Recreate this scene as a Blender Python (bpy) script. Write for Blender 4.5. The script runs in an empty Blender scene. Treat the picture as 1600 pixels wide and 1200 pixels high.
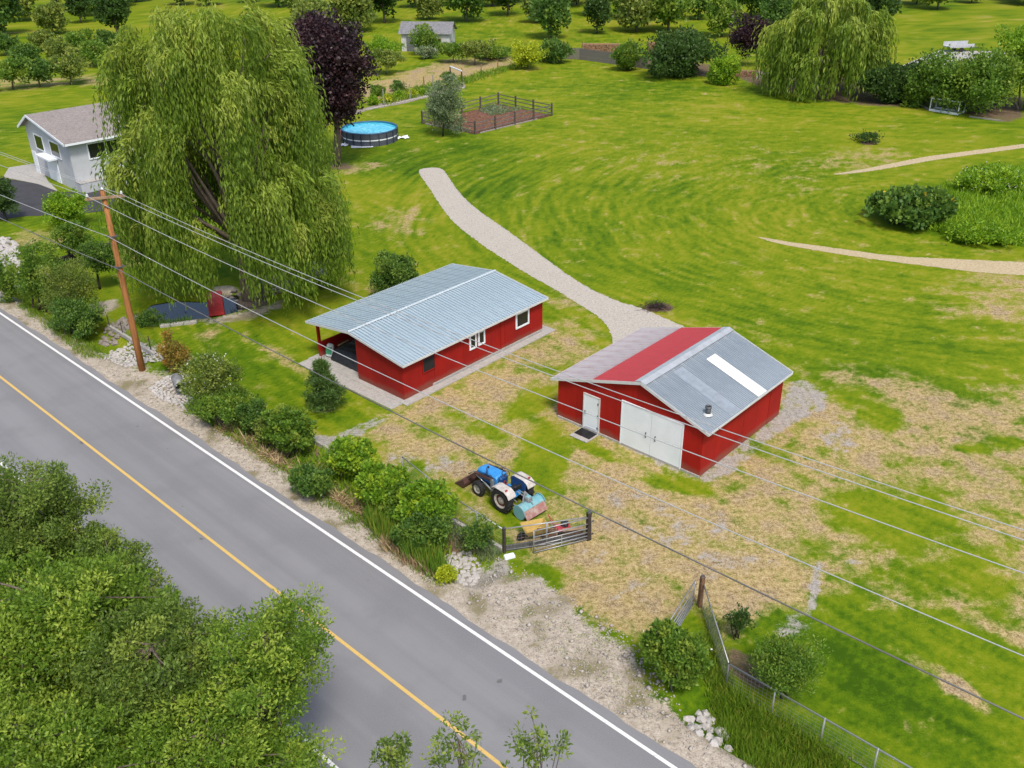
import bpy, math, random
import numpy as np
from mathutils import Vector, Matrix

# ------------------------------------------------------------------ camera, sky, sun, exposure
SC = bpy.context.scene
COL = SC.collection
F_PX, PITCH, ROLL, CAM_H = 1462.94, 0.49781, -0.01037, 25.1746     # focal length in px of a 1600 px wide picture
cam = bpy.data.cameras.new('camera'); cam_ob = bpy.data.objects.new('camera', cam); COL.objects.link(cam_ob)
cam.sensor_fit = 'HORIZONTAL'; cam.sensor_width = 36.0; cam.lens = 36.0 * F_PX / 1600.0
cam.clip_start = 0.5; cam.clip_end = 6000
cam_ob.matrix_world = Matrix.Translation((0, 0, CAM_H)) @ Matrix.Rotation(math.pi / 2 - PITCH, 4, 'X') @ Matrix.Rotation(ROLL, 4, 'Z')
SC.camera = cam_ob
SUN_EL, SUN_AZ = math.radians(58), math.radians(163)                # azimuth clockwise from +Y
world = bpy.data.worlds.new('World'); SC.world = world; world.use_nodes = True
wn = world.node_tree.nodes; wl = world.node_tree.links
sky = wn.new('ShaderNodeTexSky'); sky.sky_type = 'NISHITA'; sky.sun_disc = False
sky.sun_elevation = SUN_EL; sky.sun_rotation = SUN_AZ
sky.air_density = 1.0; sky.dust_density = 4.0; sky.ozone_density = 1.0; sky.altitude = 300
wn['Background'].inputs[1].default_value = 0.09
wl.new(sky.outputs[0], wn['Background'].inputs[0])
sun = bpy.data.lights.new('sun', 'SUN'); sun.energy = 1.5; sun.angle = math.radians(11); sun.color = (1.0, 0.94, 0.85)
sun_ob = bpy.data.objects.new('sun', sun); COL.objects.link(sun_ob)
sd = Vector((math.sin(SUN_AZ) * math.cos(SUN_EL), math.cos(SUN_AZ) * math.cos(SUN_EL), math.sin(SUN_EL)))
sun_ob.rotation_euler = (-sd).to_track_quat('-Z', 'Y').to_euler()
SC.view_settings.view_transform = 'Standard'; SC.view_settings.look = 'None'
SC.view_settings.gamma = 1.0; SC.view_settings.use_curve_mapping = False
SC.view_settings.exposure = 1.03
SC.render.engine = 'CYCLES'; SC.render.resolution_x = 1024; SC.render.resolution_y = 768

rng = np.random.default_rng(7)
random.seed(7)
PI = math.pi

# ------------------------------------------------------------------ picture <-> place
_cp, _sp, _cr, _sr = math.cos(PITCH), math.sin(PITCH), math.cos(ROLL), math.sin(ROLL)
def px(P):
    P = np.asarray(P, float); d = P - np.array([0, 0, CAM_H])
    x = d[..., 0]; y = d[..., 1] * _sp + d[..., 2] * _cp; z = d[..., 1] * _cp - d[..., 2] * _sp
    z = np.where(np.abs(z) < 1e-3, 1e-3, z)
    u, v = x / z, -y / z
    return np.stack([800 + F_PX * (_cr * u - _sr * v), 600 + F_PX * (_sr * u + _cr * v)], -1)
def at(u, v, z=0.0):
    """the point at height z on the line of sight through a pixel"""
    a = (u - 800) / F_PX; b = (v - 600) / F_PX
    a, b = _cr * a + _sr * b, -_sr * a + _cr * b
    d = np.array([a, _cp - b * _sp, -_sp - b * _cp]); t = (z - CAM_H) / d[2]
    return np.array([0, 0, CAM_H]) + d * t
def depth(P):
    return P[1] * _cp + (CAM_H - P[2]) * _sp
def height_to(base, v):
    """height of the vertical line at base that ends at picture row v"""
    lo, hi = -2.0, 60.0
    for _ in range(50):
        m = (lo + hi) / 2
        if px([base[0], base[1], m])[1] > v: lo = m
        else: hi = m
    return lo
RD = np.array([-0.73012668, 0.68331181]); RN = np.array([-0.68331181, -0.73012668])   # along and across the road
def road(s, off):
    return RD * s + RN * off                                        # off: -18.38 far edge line, -14.72 centre line
def sstep(a, b, x):
    t = np.clip((x - a) / (b - a), 0, 1); return t * t * (3 - 2 * t)
POND = np.array([at(*p)[:2] for p in [(222,486),(236,472),(275,466),(322,468),(336,462),(351,457),(369,457),(379,470),(378,482),(352,489),(330,493),(300,497),(268,502),(236,497)]])
def poly_sd(x, y, poly):
    """signed distance to a polygon, negative inside"""
    x = np.asarray(x, float); y = np.asarray(y, float)
    d = np.full(x.shape, 1e18); inside = np.zeros(x.shape, bool); n = len(poly)
    for i in range(n):
        ax, ay = poly[i]; bx, by = poly[(i + 1) % n]
        ex, ey = bx - ax, by - ay; wx, wy = x - ax, y - ay
        t = np.clip((wx * ex + wy * ey) / (ex * ex + ey * ey + 1e-12), 0, 1)
        d = np.minimum(d, (wx - ex * t) ** 2 + (wy - ey * t) ** 2)
        c = ((ay <= y) & (by > y)) | ((by <= y) & (ay > y))
        with np.errstate(divide='ignore', invalid='ignore'):
            xi = ax + (y - ay) * ex / (ey if abs(ey) > 1e-12 else 1e-12)
        inside ^= c & (x < xi)
    d = np.sqrt(d)
    return np.where(inside, -d, d)
def gh(x, y):
    """height of the ground"""
    x = np.asarray(x, float); y = np.asarray(y, float)
    s = x * RD[0] + y * RD[1]; o = x * RN[0] + y * RN[1]
    ditch = -0.42 * sstep(-19.9, -20.6, o) * sstep(-22.3, -21.5, o)
    ditch *= 1 - sstep(20.2, 21.4, s) * 0 - sstep(21.8, 20.6, s) * sstep(11.0, 12.2, s)
    ditch *= 1 - sstep(45.0, 46.5, s) * sstep(51.0, 49.5, s)
    z = ditch
    m = (np.abs(x + 18) < 12) & (np.abs(y - 57) < 12)
    if np.any(m):
        if x.shape == ():
            z = z - 0.55 * sstep(0.35, -0.5, poly_sd(x, y, POND))
        else:
            z = z.copy(); z[m] -= 0.55 * sstep(0.35, -0.5, poly_sd(x[m], y[m], POND))
    # our side of the road falls away a little
    z = z - 0.5 * sstep(-9.5, -6.0, o)
    return z
def G(u, v):
    p = at(u, v); p[2] = float(gh(p[0], p[1])); return p

# ------------------------------------------------------------------ objects
def tag(o, label=None, cat=None, group=None, kind=None):
    if label: o['label'] = label
    if cat: o['category'] = cat
    if group: o['group'] = group
    if kind: o['kind'] = kind
    return o
def thing(name, label, cat, loc=(0, 0, 0), rz=0.0, group=None):
    o = bpy.data.objects.new(name, None); COL.objects.link(o)
    o.empty_display_size = 0.3
    o.location = loc; o.rotation_euler = (0, 0, rz)
    return tag(o, label, cat, group)
def link(name, me, parent=None, loc=None, rz=None):
    o = bpy.data.objects.new(name, me); COL.objects.link(o)
    if parent is not None: o.parent = parent
    if loc is not None: o.location = loc
    if rz is not None: o.rotation_euler = (0, 0, rz)
    return o
def copy_tree(root, loc, rz=0.0, scale=None, label=None, group=None):
    r = root.copy(); COL.objects.link(r); r.location = loc; r.rotation_euler = (0, 0, rz)
    if scale: r.scale = (scale,) * 3
    if label: r['label'] = label
    if group: r['group'] = group
    for ch in root.children:
        c = ch.copy(); COL.objects.link(c); c.parent = r
        for g in ch.children:
            d = g.copy(); COL.objects.link(d); d.parent = c
    return r
def np_mesh(name, V, Fq, mat=None, smooth=False, uv=None, attrs=None):
    """fast mesh from arrays; Fq is (n,4) or (n,3)"""
    V = np.asarray(V, np.float32); Fq = np.asarray(Fq, np.int32); k = Fq.shape[1]
    me = bpy.data.meshes.new(name)
    me.vertices.add(len(V)); me.vertices.foreach_set('co', V.ravel())
    me.loops.add(Fq.size); me.loops.foreach_set('vertex_index', Fq.ravel())
    me.polygons.add(len(Fq)); me.polygons.foreach_set('loop_start', np.arange(0, Fq.size, k, dtype=np.int32))
    me.polygons.foreach_set('loop_total', np.full(len(Fq), k, np.int32))
    if smooth: me.polygons.foreach_set('use_smooth', np.ones(len(Fq), bool))
    for nm, (dom, arr) in (attrs or {}).items():
        a = me.attributes.new(nm, 'FLOAT', dom); a.data.foreach_set('value', np.asarray(arr, np.float32))
    if mat: me.materials.append(mat)
    me.update(calc_edges=True)
    return me
class MB:
    """collects shapes that become one mesh"""
    def __init__(s): s.v = []; s.f = []
    def add(s, vs, fs):
        b = len(s.v); s.v += [tuple(map(float, v)) for v in vs]; s.f += [tuple(b + i for i in f) for f in fs]; return s
    def box(s, c, d, M=None, taper=1.0, bevel=0.0):
        x, y, z = d[0] / 2, d[1] / 2, d[2] / 2
        if bevel > 0:
            b = min(bevel, x * .9, y * .9, z * .9); vs = []; 
            for sz in (-1, 1):
                for (ix, iy, iz) in ((x - b, y - b, z), (x, y, z - b)):
                    pass
            ring = lambda X, Y, Z, cut: [(-X + cut, -Y, Z), (X - cut, -Y, Z), (X, -Y + cut, Z), (X, Y - cut, Z), (X - cut, Y, Z), (-X + cut, Y, Z), (-X, Y - cut, Z), (-X, -Y + cut, Z)]
            R = ring(x - b, y - b, -z, b * .6) + ring(x, y, -z + b, b) + ring(x * taper, y * taper, z - b, b) + ring((x - b) * taper, (y - b) * taper, z, b * .6)
            vs = R; fs = [tuple(range(7, -1, -1)), tuple(range(24, 32))]
            for r in range(3):
                for i in range(8): fs.append((r * 8 + i, r * 8 + (i + 1) % 8, r * 8 + 8 + (i + 1) % 8, r * 8 + 8 + i))
        else:
            t = taper
            vs = [(-x, -y, -z), (x, -y, -z), (x, y, -z), (-x, y, -z), (-x * t, -y * t, z), (x * t, -y * t, z), (x * t, y * t, z), (-x * t, y * t, z)]
            fs = [(3, 2, 1, 0), (4, 5, 6, 7), (0, 1, 5, 4), (1, 2, 6, 5), (2, 3, 7, 6), (3, 0, 4, 7)]
        c = Vector(c)
        vs = [((M @ Vector(v)) if M is not None else Vector(v)) + c for v in vs]
        return s.add(vs, fs)
    def bar(s, a, b, w, h, up=(0, 0, 1)):
        a, b = Vector(a), Vector(b); d = b - a; L = d.length; d.normalize()
        u = Vector(up); r = d.cross(u)
        if r.length < 1e-4: r = d.cross(Vector((1, 0, 0)))
        r.normalize(); u = r.cross(d)
        M = Matrix((d, -r, u)).transposed()
        return s.box((a + b) / 2, (L, w, h), M)
    def tube(s, pts, rad, n=8, cap=True):
        pts = [Vector(p) for p in pts]
        if not hasattr(rad, '__len__'): rad = [rad] * len(pts)
        vs = []; fs = []; prev = None
        for i, p in enumerate(pts):
            d = (pts[min(i + 1, len(pts) - 1)] - pts[max(i - 1, 0)]).normalized()
            if prev is None:
                a = d.orthogonal().normalized()
            else:
                a = (prev - d * prev.dot(d))
                a = a.normalized() if a.length > 1e-5 else d.orthogonal().normalized()
            prev = a; b = d.cross(a)
            for k in range(n):
                t = 2 * PI * k / n; vs.append(p + (a * math.cos(t) + b * math.sin(t)) * rad[i])
        for i in range(len(pts) - 1):
            for k in range(n): fs.append((i * n + k, i * n + (k + 1) % n, (i + 1) * n + (k + 1) % n, (i + 1) * n + k))
        if cap: fs.append(tuple(range(n - 1, -1, -1))); fs.append(tuple((len(pts) - 1) * n + k for k in range(n)))
        return s.add(vs, fs)
    def lathe(s, prof, n=16, M=None, cap=True):
        vs = []; fs = []
        for r, z in prof:
            for k in range(n):
                v = Vector((r * math.cos(2 * PI * k / n), r * math.sin(2 * PI * k / n), z)); vs.append(M @ v if M is not None else v)
        for i in range(len(prof) - 1):
            for k in range(n): fs.append((i * n + k, i * n + (k + 1) % n, (i + 1) * n + (k + 1) % n, (i + 1) * n + k))
        if cap: fs.append(tuple(range(n - 1, -1, -1))); fs.append(tuple((len(prof) - 1) * n + k for k in range(n)))
        return s.add(vs, fs)
    def prism(s, poly, t, M=None):
        """polygon in the xz plane, thickness t along y"""
        n = len(poly); vs = [(p[0], -t / 2, p[1]) for p in poly] + [(p[0], t / 2, p[1]) for p in poly]
        fs = [tuple(range(n)), tuple(range(2 * n - 1, n - 1, -1))] + [(i, i + n, (i + 1) % n + n, (i + 1) % n) for i in range(n)]
        return s.add([(M @ Vector(v)) if M is not None else v for v in vs], fs)
    def mesh(s, name, mat=None, smooth=False):
        me = bpy.data.meshes.new(name); me.from_pydata(s.v, [], s.f)
        if smooth: me.polygons.foreach_set('use_smooth', [True] * len(me.polygons))
        if mat: me.materials.append(mat)
        me.update(); return me
    def build(s, name, mat, parent=None, smooth=False, loc=None, rz=None):
        return link(name, s.mesh(name, mat, smooth), parent, loc, rz)
def T(loc=(0, 0, 0), rx=0, ry=0, rz=0):
    return Matrix.Translation(loc) @ Matrix.Rotation(rz, 4, 'Z') @ Matrix.Rotation(ry, 4, 'Y') @ Matrix.Rotation(rx, 4, 'X')
def R3(rx=0, ry=0, rz=0):
    return (Matrix.Rotation(rz, 3, 'Z') @ Matrix.Rotation(ry, 3, 'Y') @ Matrix.Rotation(rx, 3, 'X'))

# ------------------------------------------------------------------ materials
class NT:
    def __init__(s, name):
        s.m = bpy.data.materials.new(name); s.m.use_nodes = True; s.n = s.m.node_tree.nodes; s.l = s.m.node_tree.links
        s.b = s.n['Principled BSDF']; s.out = s.n['Material Output']
    def new(s, t, **k):
        n = s.n.new(t)
        for a, b in k.items(): setattr(n, a, b)
        return n
    def put(s, sock, v):
        if hasattr(v, 'is_output') or isinstance(v, bpy.types.NodeSocket): s.l.new(v, sock)
        elif v is not None: sock.default_value = v
    def math(s, op, a, b=None, c=None, clamp=False):
        n = s.new('ShaderNodeMath', operation=op, use_clamp=clamp); s.put(n.inputs[0], a)
        if b is not None: s.put(n.inputs[1], b)
        if c is not None: s.put(n.inputs[2], c)
        return n.outputs[0]
    def mix(s, f, a, b, mode='MIX'):
        n = s.new('ShaderNodeMix', data_type='RGBA', blend_type=mode); s.put(n.inputs['Factor'], f)
        s.put(n.inputs[6], a if not isinstance(a, tuple) else (*a, 1)); s.put(n.inputs[7], b if not isinstance(b, tuple) else (*b, 1))
        return n.outputs[2]
    def ramp(s, f, stops, interp='LINEAR'):
        n = s.new('ShaderNodeValToRGB'); s.put(n.inputs[0], f); cr = n.color_ramp; cr.interpolation = interp
        while len(cr.elements) < len(stops): cr.elements.new(0.5)
        for e, (p, c) in zip(cr.elements, stops):
            e.position = p; e.color = (*c, 1) if isinstance(c, tuple) else (c, c, c, 1)
        return n.outputs[0]
    def noise(s, scale, detail=4, rough=0.6, vec=None, dist=0.0, dim='3D'):
        n = s.new('ShaderNodeTexNoise', noise_dimensions=dim); n.inputs['Scale'].default_value = scale; n.inputs['Detail'].default_value = detail
        n.inputs['Roughness'].default_value = rough; n.inputs['Distortion'].default_value = dist
        if vec is not None: s.l.new(vec, n.inputs['Vector'])
        return n.outputs['Fac']
    def smooth(s, x, a, b):
        n = s.new('ShaderNodeMapRange', interpolation_type='SMOOTHSTEP'); s.put(n.inputs[0], x)
        n.inputs[1].default_value = a; n.inputs[2].default_value = b; return n.outputs[0]
    def pos(s): return s.new('ShaderNodeNewGeometry').outputs['Position']
    def obj(s): return s.new('ShaderNodeTexCoord').outputs['Object']
    def scale(s, v, sc, rz=0):
        n = s.new('ShaderNodeMapping'); n.inputs['Scale'].default_value = sc; n.inputs['Rotation'].default_value = (0, 0, rz); s.l.new(v, n.inputs[0]); return n.outputs[0]
    def attr(s, name):
        return s.new('ShaderNodeAttribute', attribute_name=name).outputs['Fac']
    def bump(s, h, strength=0.3, dist=0.02):
        n = s.new('ShaderNodeBump'); n.inputs['Strength'].default_value = strength; n.inputs['Distance'].default_value = dist
        s.l.new(h, n.inputs['Height']); s.l.new(n.outputs[0], s.b.inputs['Normal'])
    def base(s, c): s.put(s.b.inputs['Base Color'], c if not isinstance(c, tuple) else (*c, 1))
_mats = {}
def M_(name, c, rough=0.7, metal=0.0, var=0.25, scale=3.0, c2=None, stretch=None, bump=0.0, spec=None, fine=0.12):
    """painted, wooden or metal surface: base colour with uneven wear"""
    if name in _mats: return _mats[name]
    t = NT(name); v = t.obj()
    if stretch: v = t.scale(v, stretch)
    n1 = t.noise(scale, 5, 0.65, v); n2 = t.noise(scale * 14, 3, 0.6, v)
    c2 = c2 or tuple(max(0.0, x * (1 - 2 * var)) for x in c)
    col = t.mix(t.smooth(n1, 0.35, 0.75), c, c2)
    col = t.mix(t.math('MULTIPLY', t.smooth(n2, 0.4, 0.7), fine), col, tuple(x * 0.4 for x in c))
    t.base(col); t.b.inputs['Metallic'].default_value = metal
    t.put(t.b.inputs['Roughness'], t.math('ADD', t.math('MULTIPLY', n1, 0.2), rough - 0.1, clamp=True))
    if spec is not None: t.b.inputs['Specular IOR Level'].default_value = spec
    if bump: t.bump(n2, bump, 0.01)
    _mats[name] = t.m; return t.m
def leaf_mat(name, dark, light, warm=None, trans=0.35, rough=0.55):
    """leaf colours vary from leaf to leaf and clump to clump"""
    if name in _mats: return _mats[name]
    t = NT(name); a = t.attr('tint'); b = t.attr('clump')
    col = t.mix(a, dark, light)
    if warm: col = t.mix(t.math('MULTIPLY', t.smooth(b, 0.55, 1.0), 0.7), col, warm)
    t.base(col); t.b.inputs['Roughness'].default_value = rough; t.b.inputs['Specular IOR Level'].default_value = 0.35
    tr = t.new('ShaderNodeBsdfTranslucent'); t.l.new(t.mix(0.5, col, tuple(min(1, x * 1.5) for x in light)), tr.inputs[0])
    ms = t.new('ShaderNodeMixShader'); ms.inputs[0].default_value = trans
    t.l.new(t.b.outputs[0], ms.inputs[1]); t.l.new(tr.outputs[0], ms.inputs[2]); t.l.new(ms.outputs[0], t.out.inputs[0])
    _mats[name] = t.m; return t.m
# ------------------------------------------------------------------ ground
def axis(segs):
    out = []
    for a, b, d0, d1 in segs:
        x = a
        while x < b - 1e-6:
            out.append(x); x += d0 + (d1 - d0) * (x - a) / (b - a)
    out.append(segs[-1][1]); return np.array(out)
xs = axis([(-1500, -160, 160, 40), (-160, -60, 8, 1.0), (-60, -32, 0.9, 0.26), (-32, 30, 0.24, 0.24), (30, 60, 0.3, 0.9), (60, 160, 1.0, 8), (160, 1500, 40, 160)])
ys = axis([(-300, 8, 60, 2.0), (8, 20, 1.0, 0.18), (20, 60, 0.18, 0.26), (60, 130, 0.28, 0.7), (130, 260, 0.8, 3.0), (260, 1800, 10, 180)])
gx, gy = np.meshgrid(xs, ys); gx = gx.ravel(); gy = gy.ravel()
gz = gh(gx, gy)
uv = px(np.stack([gx, gy, np.zeros_like(gx)], -1)); U, Vv = uv[:, 0], uv[:, 1]
front = gy > 6
U = np.where(front, U, -1e4); Vv = np.where(front, Vv, 1e4)
def ell(cu, cv, ru, rv, rot=0.0, soft=0.5):
    c, s = math.cos(math.radians(rot)), math.sin(math.radians(rot))
    a = ((U - cu) * c + (Vv - cv) * s) / ru; b = (-(U - cu) * s + (Vv - cv) * c) / rv
    return sstep(1 + soft, 1 - soft, np.sqrt(a * a + b * b))
def pol(pts, soft):
    soft = soft * 1.9
    pts = np.array(pts, float); m = (U > pts[:, 0].min() - 80) & (U < pts[:, 0].max() + 80) & (Vv > pts[:, 1].min() - 80) & (Vv < pts[:, 1].max() + 80)
    out = np.zeros_like(U); out[m] = sstep(soft, -soft, poly_sd(U[m], Vv[m], pts)); return out
So = gx * RD[0] + gy * RD[1]; Oo = gx * RN[0] + gy * RN[1]
mx = np.maximum
dry = np.full_like(gx, 0.17)
dry = mx(dry, 0.66 * pol([(545,660),(640,615),(850,505),(960,515),(1000,600),(1240,575),(1480,565),(1700,600),(1800,1000),(1500,960),(1330,960),(1230,985),(1090,960),(1000,1005),(880,965),(850,920),(800,870),(700,790),(620,730)], 22))
dry = mx(dry, 0.86 * pol([(560,660),(640,622),(700,596),(845,515),(900,497),(950,525),(905,572),(868,592),(800,632),(810,660),(770,690),(800,722),(770,760),(720,772),(690,750),(620,722),(585,690)], 18))
dry = mx(dry, 0.88 * pol([(870,652),(930,690),(1000,720),(1060,752),(1200,765),(1260,830),(1275,960),(1200,985),(1150,1000),(1085,955),(1000,1005),(900,985),(850,930),(862,880),(905,800),(892,740),(868,690)], 16))
dry = mx(dry, 0.80 * pol([(1235,590),(1330,592),(1480,570),(1620,600),(1700,760),(1500,745),(1400,735),(1320,770),(1260,830),(1200,765)], 22))
dry = mx(dry, 0.66 * pol([(1270,840),(1400,760),(1700,770),(1800,1020),(1600,1010),(1450,960),(1330,960)], 30))
dry = mx(dry, 0.9 * ell(1455, 1048, 125, 16, 33, .5)); dry = mx(dry, 0.8 * ell(1540, 970, 100, 14, 30, .6))
dry = mx(dry, 0.75 * ell(1385, 1105, 60, 6, 42, .6)); dry = mx(dry, 0.72 * ell(1500, 620, 90, 40, 15, .6)); dry = mx(dry, 0.75 * ell(1580, 690, 60, 40, 15, .6))
dry = mx(dry, 0.62 * ell(1590, 460, 140, 60, 0, .8)); dry = mx(dry, 0.5 * ell(1330, 250, 110, 22, -8, .7)); dry = mx(dry, 0.55 * ell(920, 470, 90, 20, 10, .7))
dry = mx(dry, 0.62 * ell(440, 560, 70, 10, 35, .7)); dry = mx(dry, 0.6 * ell(330, 520, 30, 10, -20, .7)); dry = mx(dry, 0.62 * ell(60, 372, 70, 14, -8, .6)); dry = mx(dry, 0.55 * ell(205, 400, 40, 22, 0, .7))
dry = mx(dry, 0.5 * ell(640, 470, 110, 40, 20, .8)); dry = mx(dry, 0.30 * ell(1100, 260, 330, 60, 6, .8)); dry = mx(dry, 0.5 * ell(560, 262, 60, 9, -10, .6)); dry = mx(dry, .5 * ell(620, 345, 60, 30, 0, .7))
dry = mx(dry, 0.86 * pol([(575,165),(610,150),(700,128),(800,104),(850,92),(820,84),(700,92),(600,120),(560,135)], 5) )
dry = mx(dry, 0.60 * pol([(-400,150),(0,118),(190,112),(190,135),(60,140),(-300,180)], 6))
dry = mx(dry, 0.45 * ell(760, 640, 60, 25, 0, .6))
# green patches inside the dry yard
for e in [(850,712,38,54,10,.35,.8),(835,628,46,16,-25,.5,.75),(1062,757,62,12,12,.5,.8),(925,700,46,9,25,.5,.75),(845,905,58,20,-10,.6,.6),(1395,812,95,42,10,.5,.85),(1345,625,52,22,12,.5,.65),(1378,655,36,18,10,.5,.8),(1520,700,30,10,10,.5,.7),(1572,695,40,12,5,.5,.75),
          (1480,925,110,40,20,.6,.5),(1310,1040,150,75,20,.5,.8),(1460,1010,60,40,30,.5,.6),(735,660,46,14,20,.6,.6),(700,715,20,10,0,.6,.5),(1460,565,120,36,25,.6,.6),(930,535,46,10,15,.6,.6),(640,668,120,9,8,.6,.3),(1350,975,70,40,30,.6,.7),(1540,890,60,30,20,.6,.5),(800,800,40,18,30,.6,.8),(870,760,22,10,0,.6,.5)]:
    dry = dry * (1 - e[6] * ell(*e[:6]))
gravel = np.zeros_like(gx)                                          # pale grey stones
gravel = mx(gravel, 0.95 * pol([(700,905),(735,880),(788,868),(800,885),(770,915),(740,935),(705,925)], 8))
gravel = mx(gravel, 0.66 * pol([(868,648),(900,666),(990,708),(1060,744),(1105,758),(1150,738),(1225,672),(1290,640),(1300,610),(1240,585),(1215,640),(1092,738),(874,640)], 5))
for e in [(1100,842,130,44,12,.8,.56),(985,835,26,95,-14,.7,.42),(1045,800,22,80,-30,.7,.42),(1000,790,90,30,15,.8,.34),(1310,685,34,34,0,.6,.6),(1272,925,9,55,8,.6,.75),(1235,975,30,20,-30,.6,.6),(945,872,36,12,20,.7,.5),(655,725,52,16,15,.7,.62),(690,722,40,12,0,.7,.5),(560,672,60,9,-25,.5,.75),(510,690,26,10,10,.5,.9),(1000,915,60,14,-25,.7,.5),(1330,878,16,6,0,.6,.6),(270,553,50,16,20,.6,.6),(745,810,34,22,35,.6,.5),(1135,710,20,8,0,.7,.3)]:
    gravel = mx(gravel, e[6] * .86 * ell(*e[:6]))
sand = np.zeros_like(gx)                                            # beige road shoulder
wob = 0.25 * np.sin(So * 0.9) + 0.2 * np.sin(So * 2.3 + 1)
sand = mx(sand, sstep(-20.45, -20.0, Oo + wob * .5) * sstep(-17.5, -18.2, Oo))
sand = mx(sand, pol([(690,905),(760,905),(850,905),(930,985),(985,1010),(1010,1075),(1090,1140),(1150,1230),(900,1230),(960,1140)], 14))
sand = mx(sand, 0.9 * pol([(150,545),(230,575),(290,590),(330,640),(230,620),(140,560)], 12))
sand = mx(sand, 0.8 * sstep(-10.3, -10.8, Oo) * sstep(-11.9, -11.4, Oo))
sand = mx(sand, 0.8 * pol([(282,497),(330,497),(380,485),(440,470),(440,480),(400,497),(330,507)], 5)); sand = mx(sand, .8 * ell(352, 452, 22, 6, 0, .5)); sand = mx(sand, .75 * ell(150, 485, 40, 12, -20, .5))
soil = np.zeros_like(gx)
soil = mx(soil, 0.9 * sstep(-19.9, -20.5, Oo) * sstep(-22.6, -22.2, Oo) * (So > 23.5) * (So < 45))
soil = mx(soil, 0.85 * ell(1028, 481, 26, 7, 0, .5)); soil = mx(soil, 0.9 * ell(1358, 223, 16, 4, 0, .5))
soil = mx(soil, 0.95 * pol([(1150,122),(1200,138),(1290,158),(1400,168),(1440,160),(1420,130),(1200,110),(1150,110)], 5))
soil = mx(soil, 0.8 * pol([(985,100),(1060,118),(1130,122),(1130,100),(1000,90)], 4)); soil = mx(soil, .85 * pol([(1500,178),(1580,192),(1600,180),(1600,150),(1520,150)], 4))
soil = mx(soil, 0.75 * ell(528, 260, 26, 7, 0, .6)); soil = mx(soil, .75 * ell(1165, 1045, 60, 24, 30, .5)); soil = mx(soil, .5 * ell(505, 640, 30, 7, 0, .6))
lush = np.zeros_like(gx)
lush = mx(lush, 0.8 * ell(430, 600, 150, 60, 30, .6)); lush = mx(lush, .7 * ell(300, 390, 230, 70, 0, .7)); lush = mx(lush, 0.9 * pol([(1370,330),(1400,300),(1600,260),(1700,300),(1700,395),(1560,380),(1420,362)], 8))
lush = mx(lush, .55 * ell(600, 245, 110, 30, 10, .7)); lush = mx(lush, .6 * ell(1300, 560, 220, 40, 22, .8)); lush = mx(lush, .5 * ell(1000, 340, 160, 35, -8, .8)); lush = mx(lush, .85 * ell(1330, 1060, 220, 70, 25, .6))
lush = mx(lush, .6 * ell(760, 300, 70, 80, 30, .8)); lush = mx(lush, .5 * pol([(860,95),(980,110),(1120,135),(1120,150),(900,130)], 8)); lush = mx(lush, .8 * sstep(-23.4, -22.4, Oo) * sstep(-20.0, -20.5, Oo) * (So < 12.5))
lush = np.where(Oo > -10.6, 1.0, lush)
_perm = np.random.default_rng(3).permutation(4096).astype(np.int64); _ga = np.random.default_rng(4).random(4096) * 2 * PI
def gnoise(x, y):
    """gradient noise about 0, range about -0.7..0.7"""
    xi = np.floor(x).astype(np.int64); yi = np.floor(y).astype(np.int64); fx = x - xi; fy = y - yi
    def g(i, j, dx, dy):
        h = _ga[_perm[(_perm[i & 4095] + j) & 4095]]; return np.cos(h) * dx + np.sin(h) * dy
    w = fx * fx * fx * (fx * (fx * 6 - 15) + 10); q = fy * fy * fy * (fy * (fy * 6 - 15) + 10)
    a = g(xi, yi, fx, fy); b = g(xi + 1, yi, fx - 1, fy); c = g(xi, yi + 1, fx, fy - 1); d = g(xi + 1, yi + 1, fx - 1, fy - 1)
    return (a + (b - a) * w) * (1 - q) + (c + (d - c) * w) * q
def fbm(x, y, oct=4, rough=0.55):
    r = 0; a = 1.0
    for k in range(oct):
        r = r + a * gnoise(x * 2 ** k + 37.3 * k, y * 2 ** k + 11.7 * k); a *= rough
    return r
isl = at(1520, 335)
ra = np.hypot((gx - isl[0]) * 0.8, gy - isl[1]); ta = np.arctan2(-(gy - isl[1]), -(gx - isl[0]) * .8) * 30
mdir = np.array(at(1545, 1100)) - np.array(at(1400, 1010)); mdir = mdir[:2] / np.linalg.norm(mdir[:2])
sb = gx * -mdir[1] + gy * mdir[0]; tb = gx * mdir[0] + gy * mdir[1]
sc_ = gx * 0.25 + gy * 0.97; tc_ = gx * 0.97 - gy * 0.25             # the far lawn was mown nearly straight across
wB = mx(sstep(520, 640, Vv), sstep(640, 560, U) * .9)
wC = (1 - wB) * sstep(270, 180, Vv); wA = (1 - wB) * (1 - sstep(270, 180, Vv))
warp = 1.2 * gnoise(gx * .08, gy * .08)
def streaks(ks, kt, o, r=.55):
    return wA * fbm((ra + warp) * ks, ta * kt, o, r) + wB * fbm((sb + warp) * ks * 1.2, tb * kt * 1.3 + 5, o, r) + wC * fbm((sc_ + warp) * ks * .55, tc_ * kt + 9, o, r)
st = streaks(0.55, 0.07, 3); fs = streaks(2.2, 0.25, 3, .6); ms = streaks(0.9, 0.012, 2)
big = fbm(gx * .06, gy * .06, 4); midn = fbm(gx * .55, gy * .55, 4, .62); mid2 = fbm(gx * 1.6 + 50, gy * 1.6, 3, .65)
A_g = 0.55 + 0.15 * st + 0.30 * big + 0.38 * fs + 0.10 * ms + 0.20 * mid2 + 0.08 * midn - 0.34 * lush
A_d = dry + 0.42 * midn + 0.30 * mid2 + 0.22 * st + 0.20 * fs
A_v = gravel + 0.30 * midn + 0.38 * mid2
A_s = sand + 0.22 * midn + 0.32 * mid2
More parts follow.
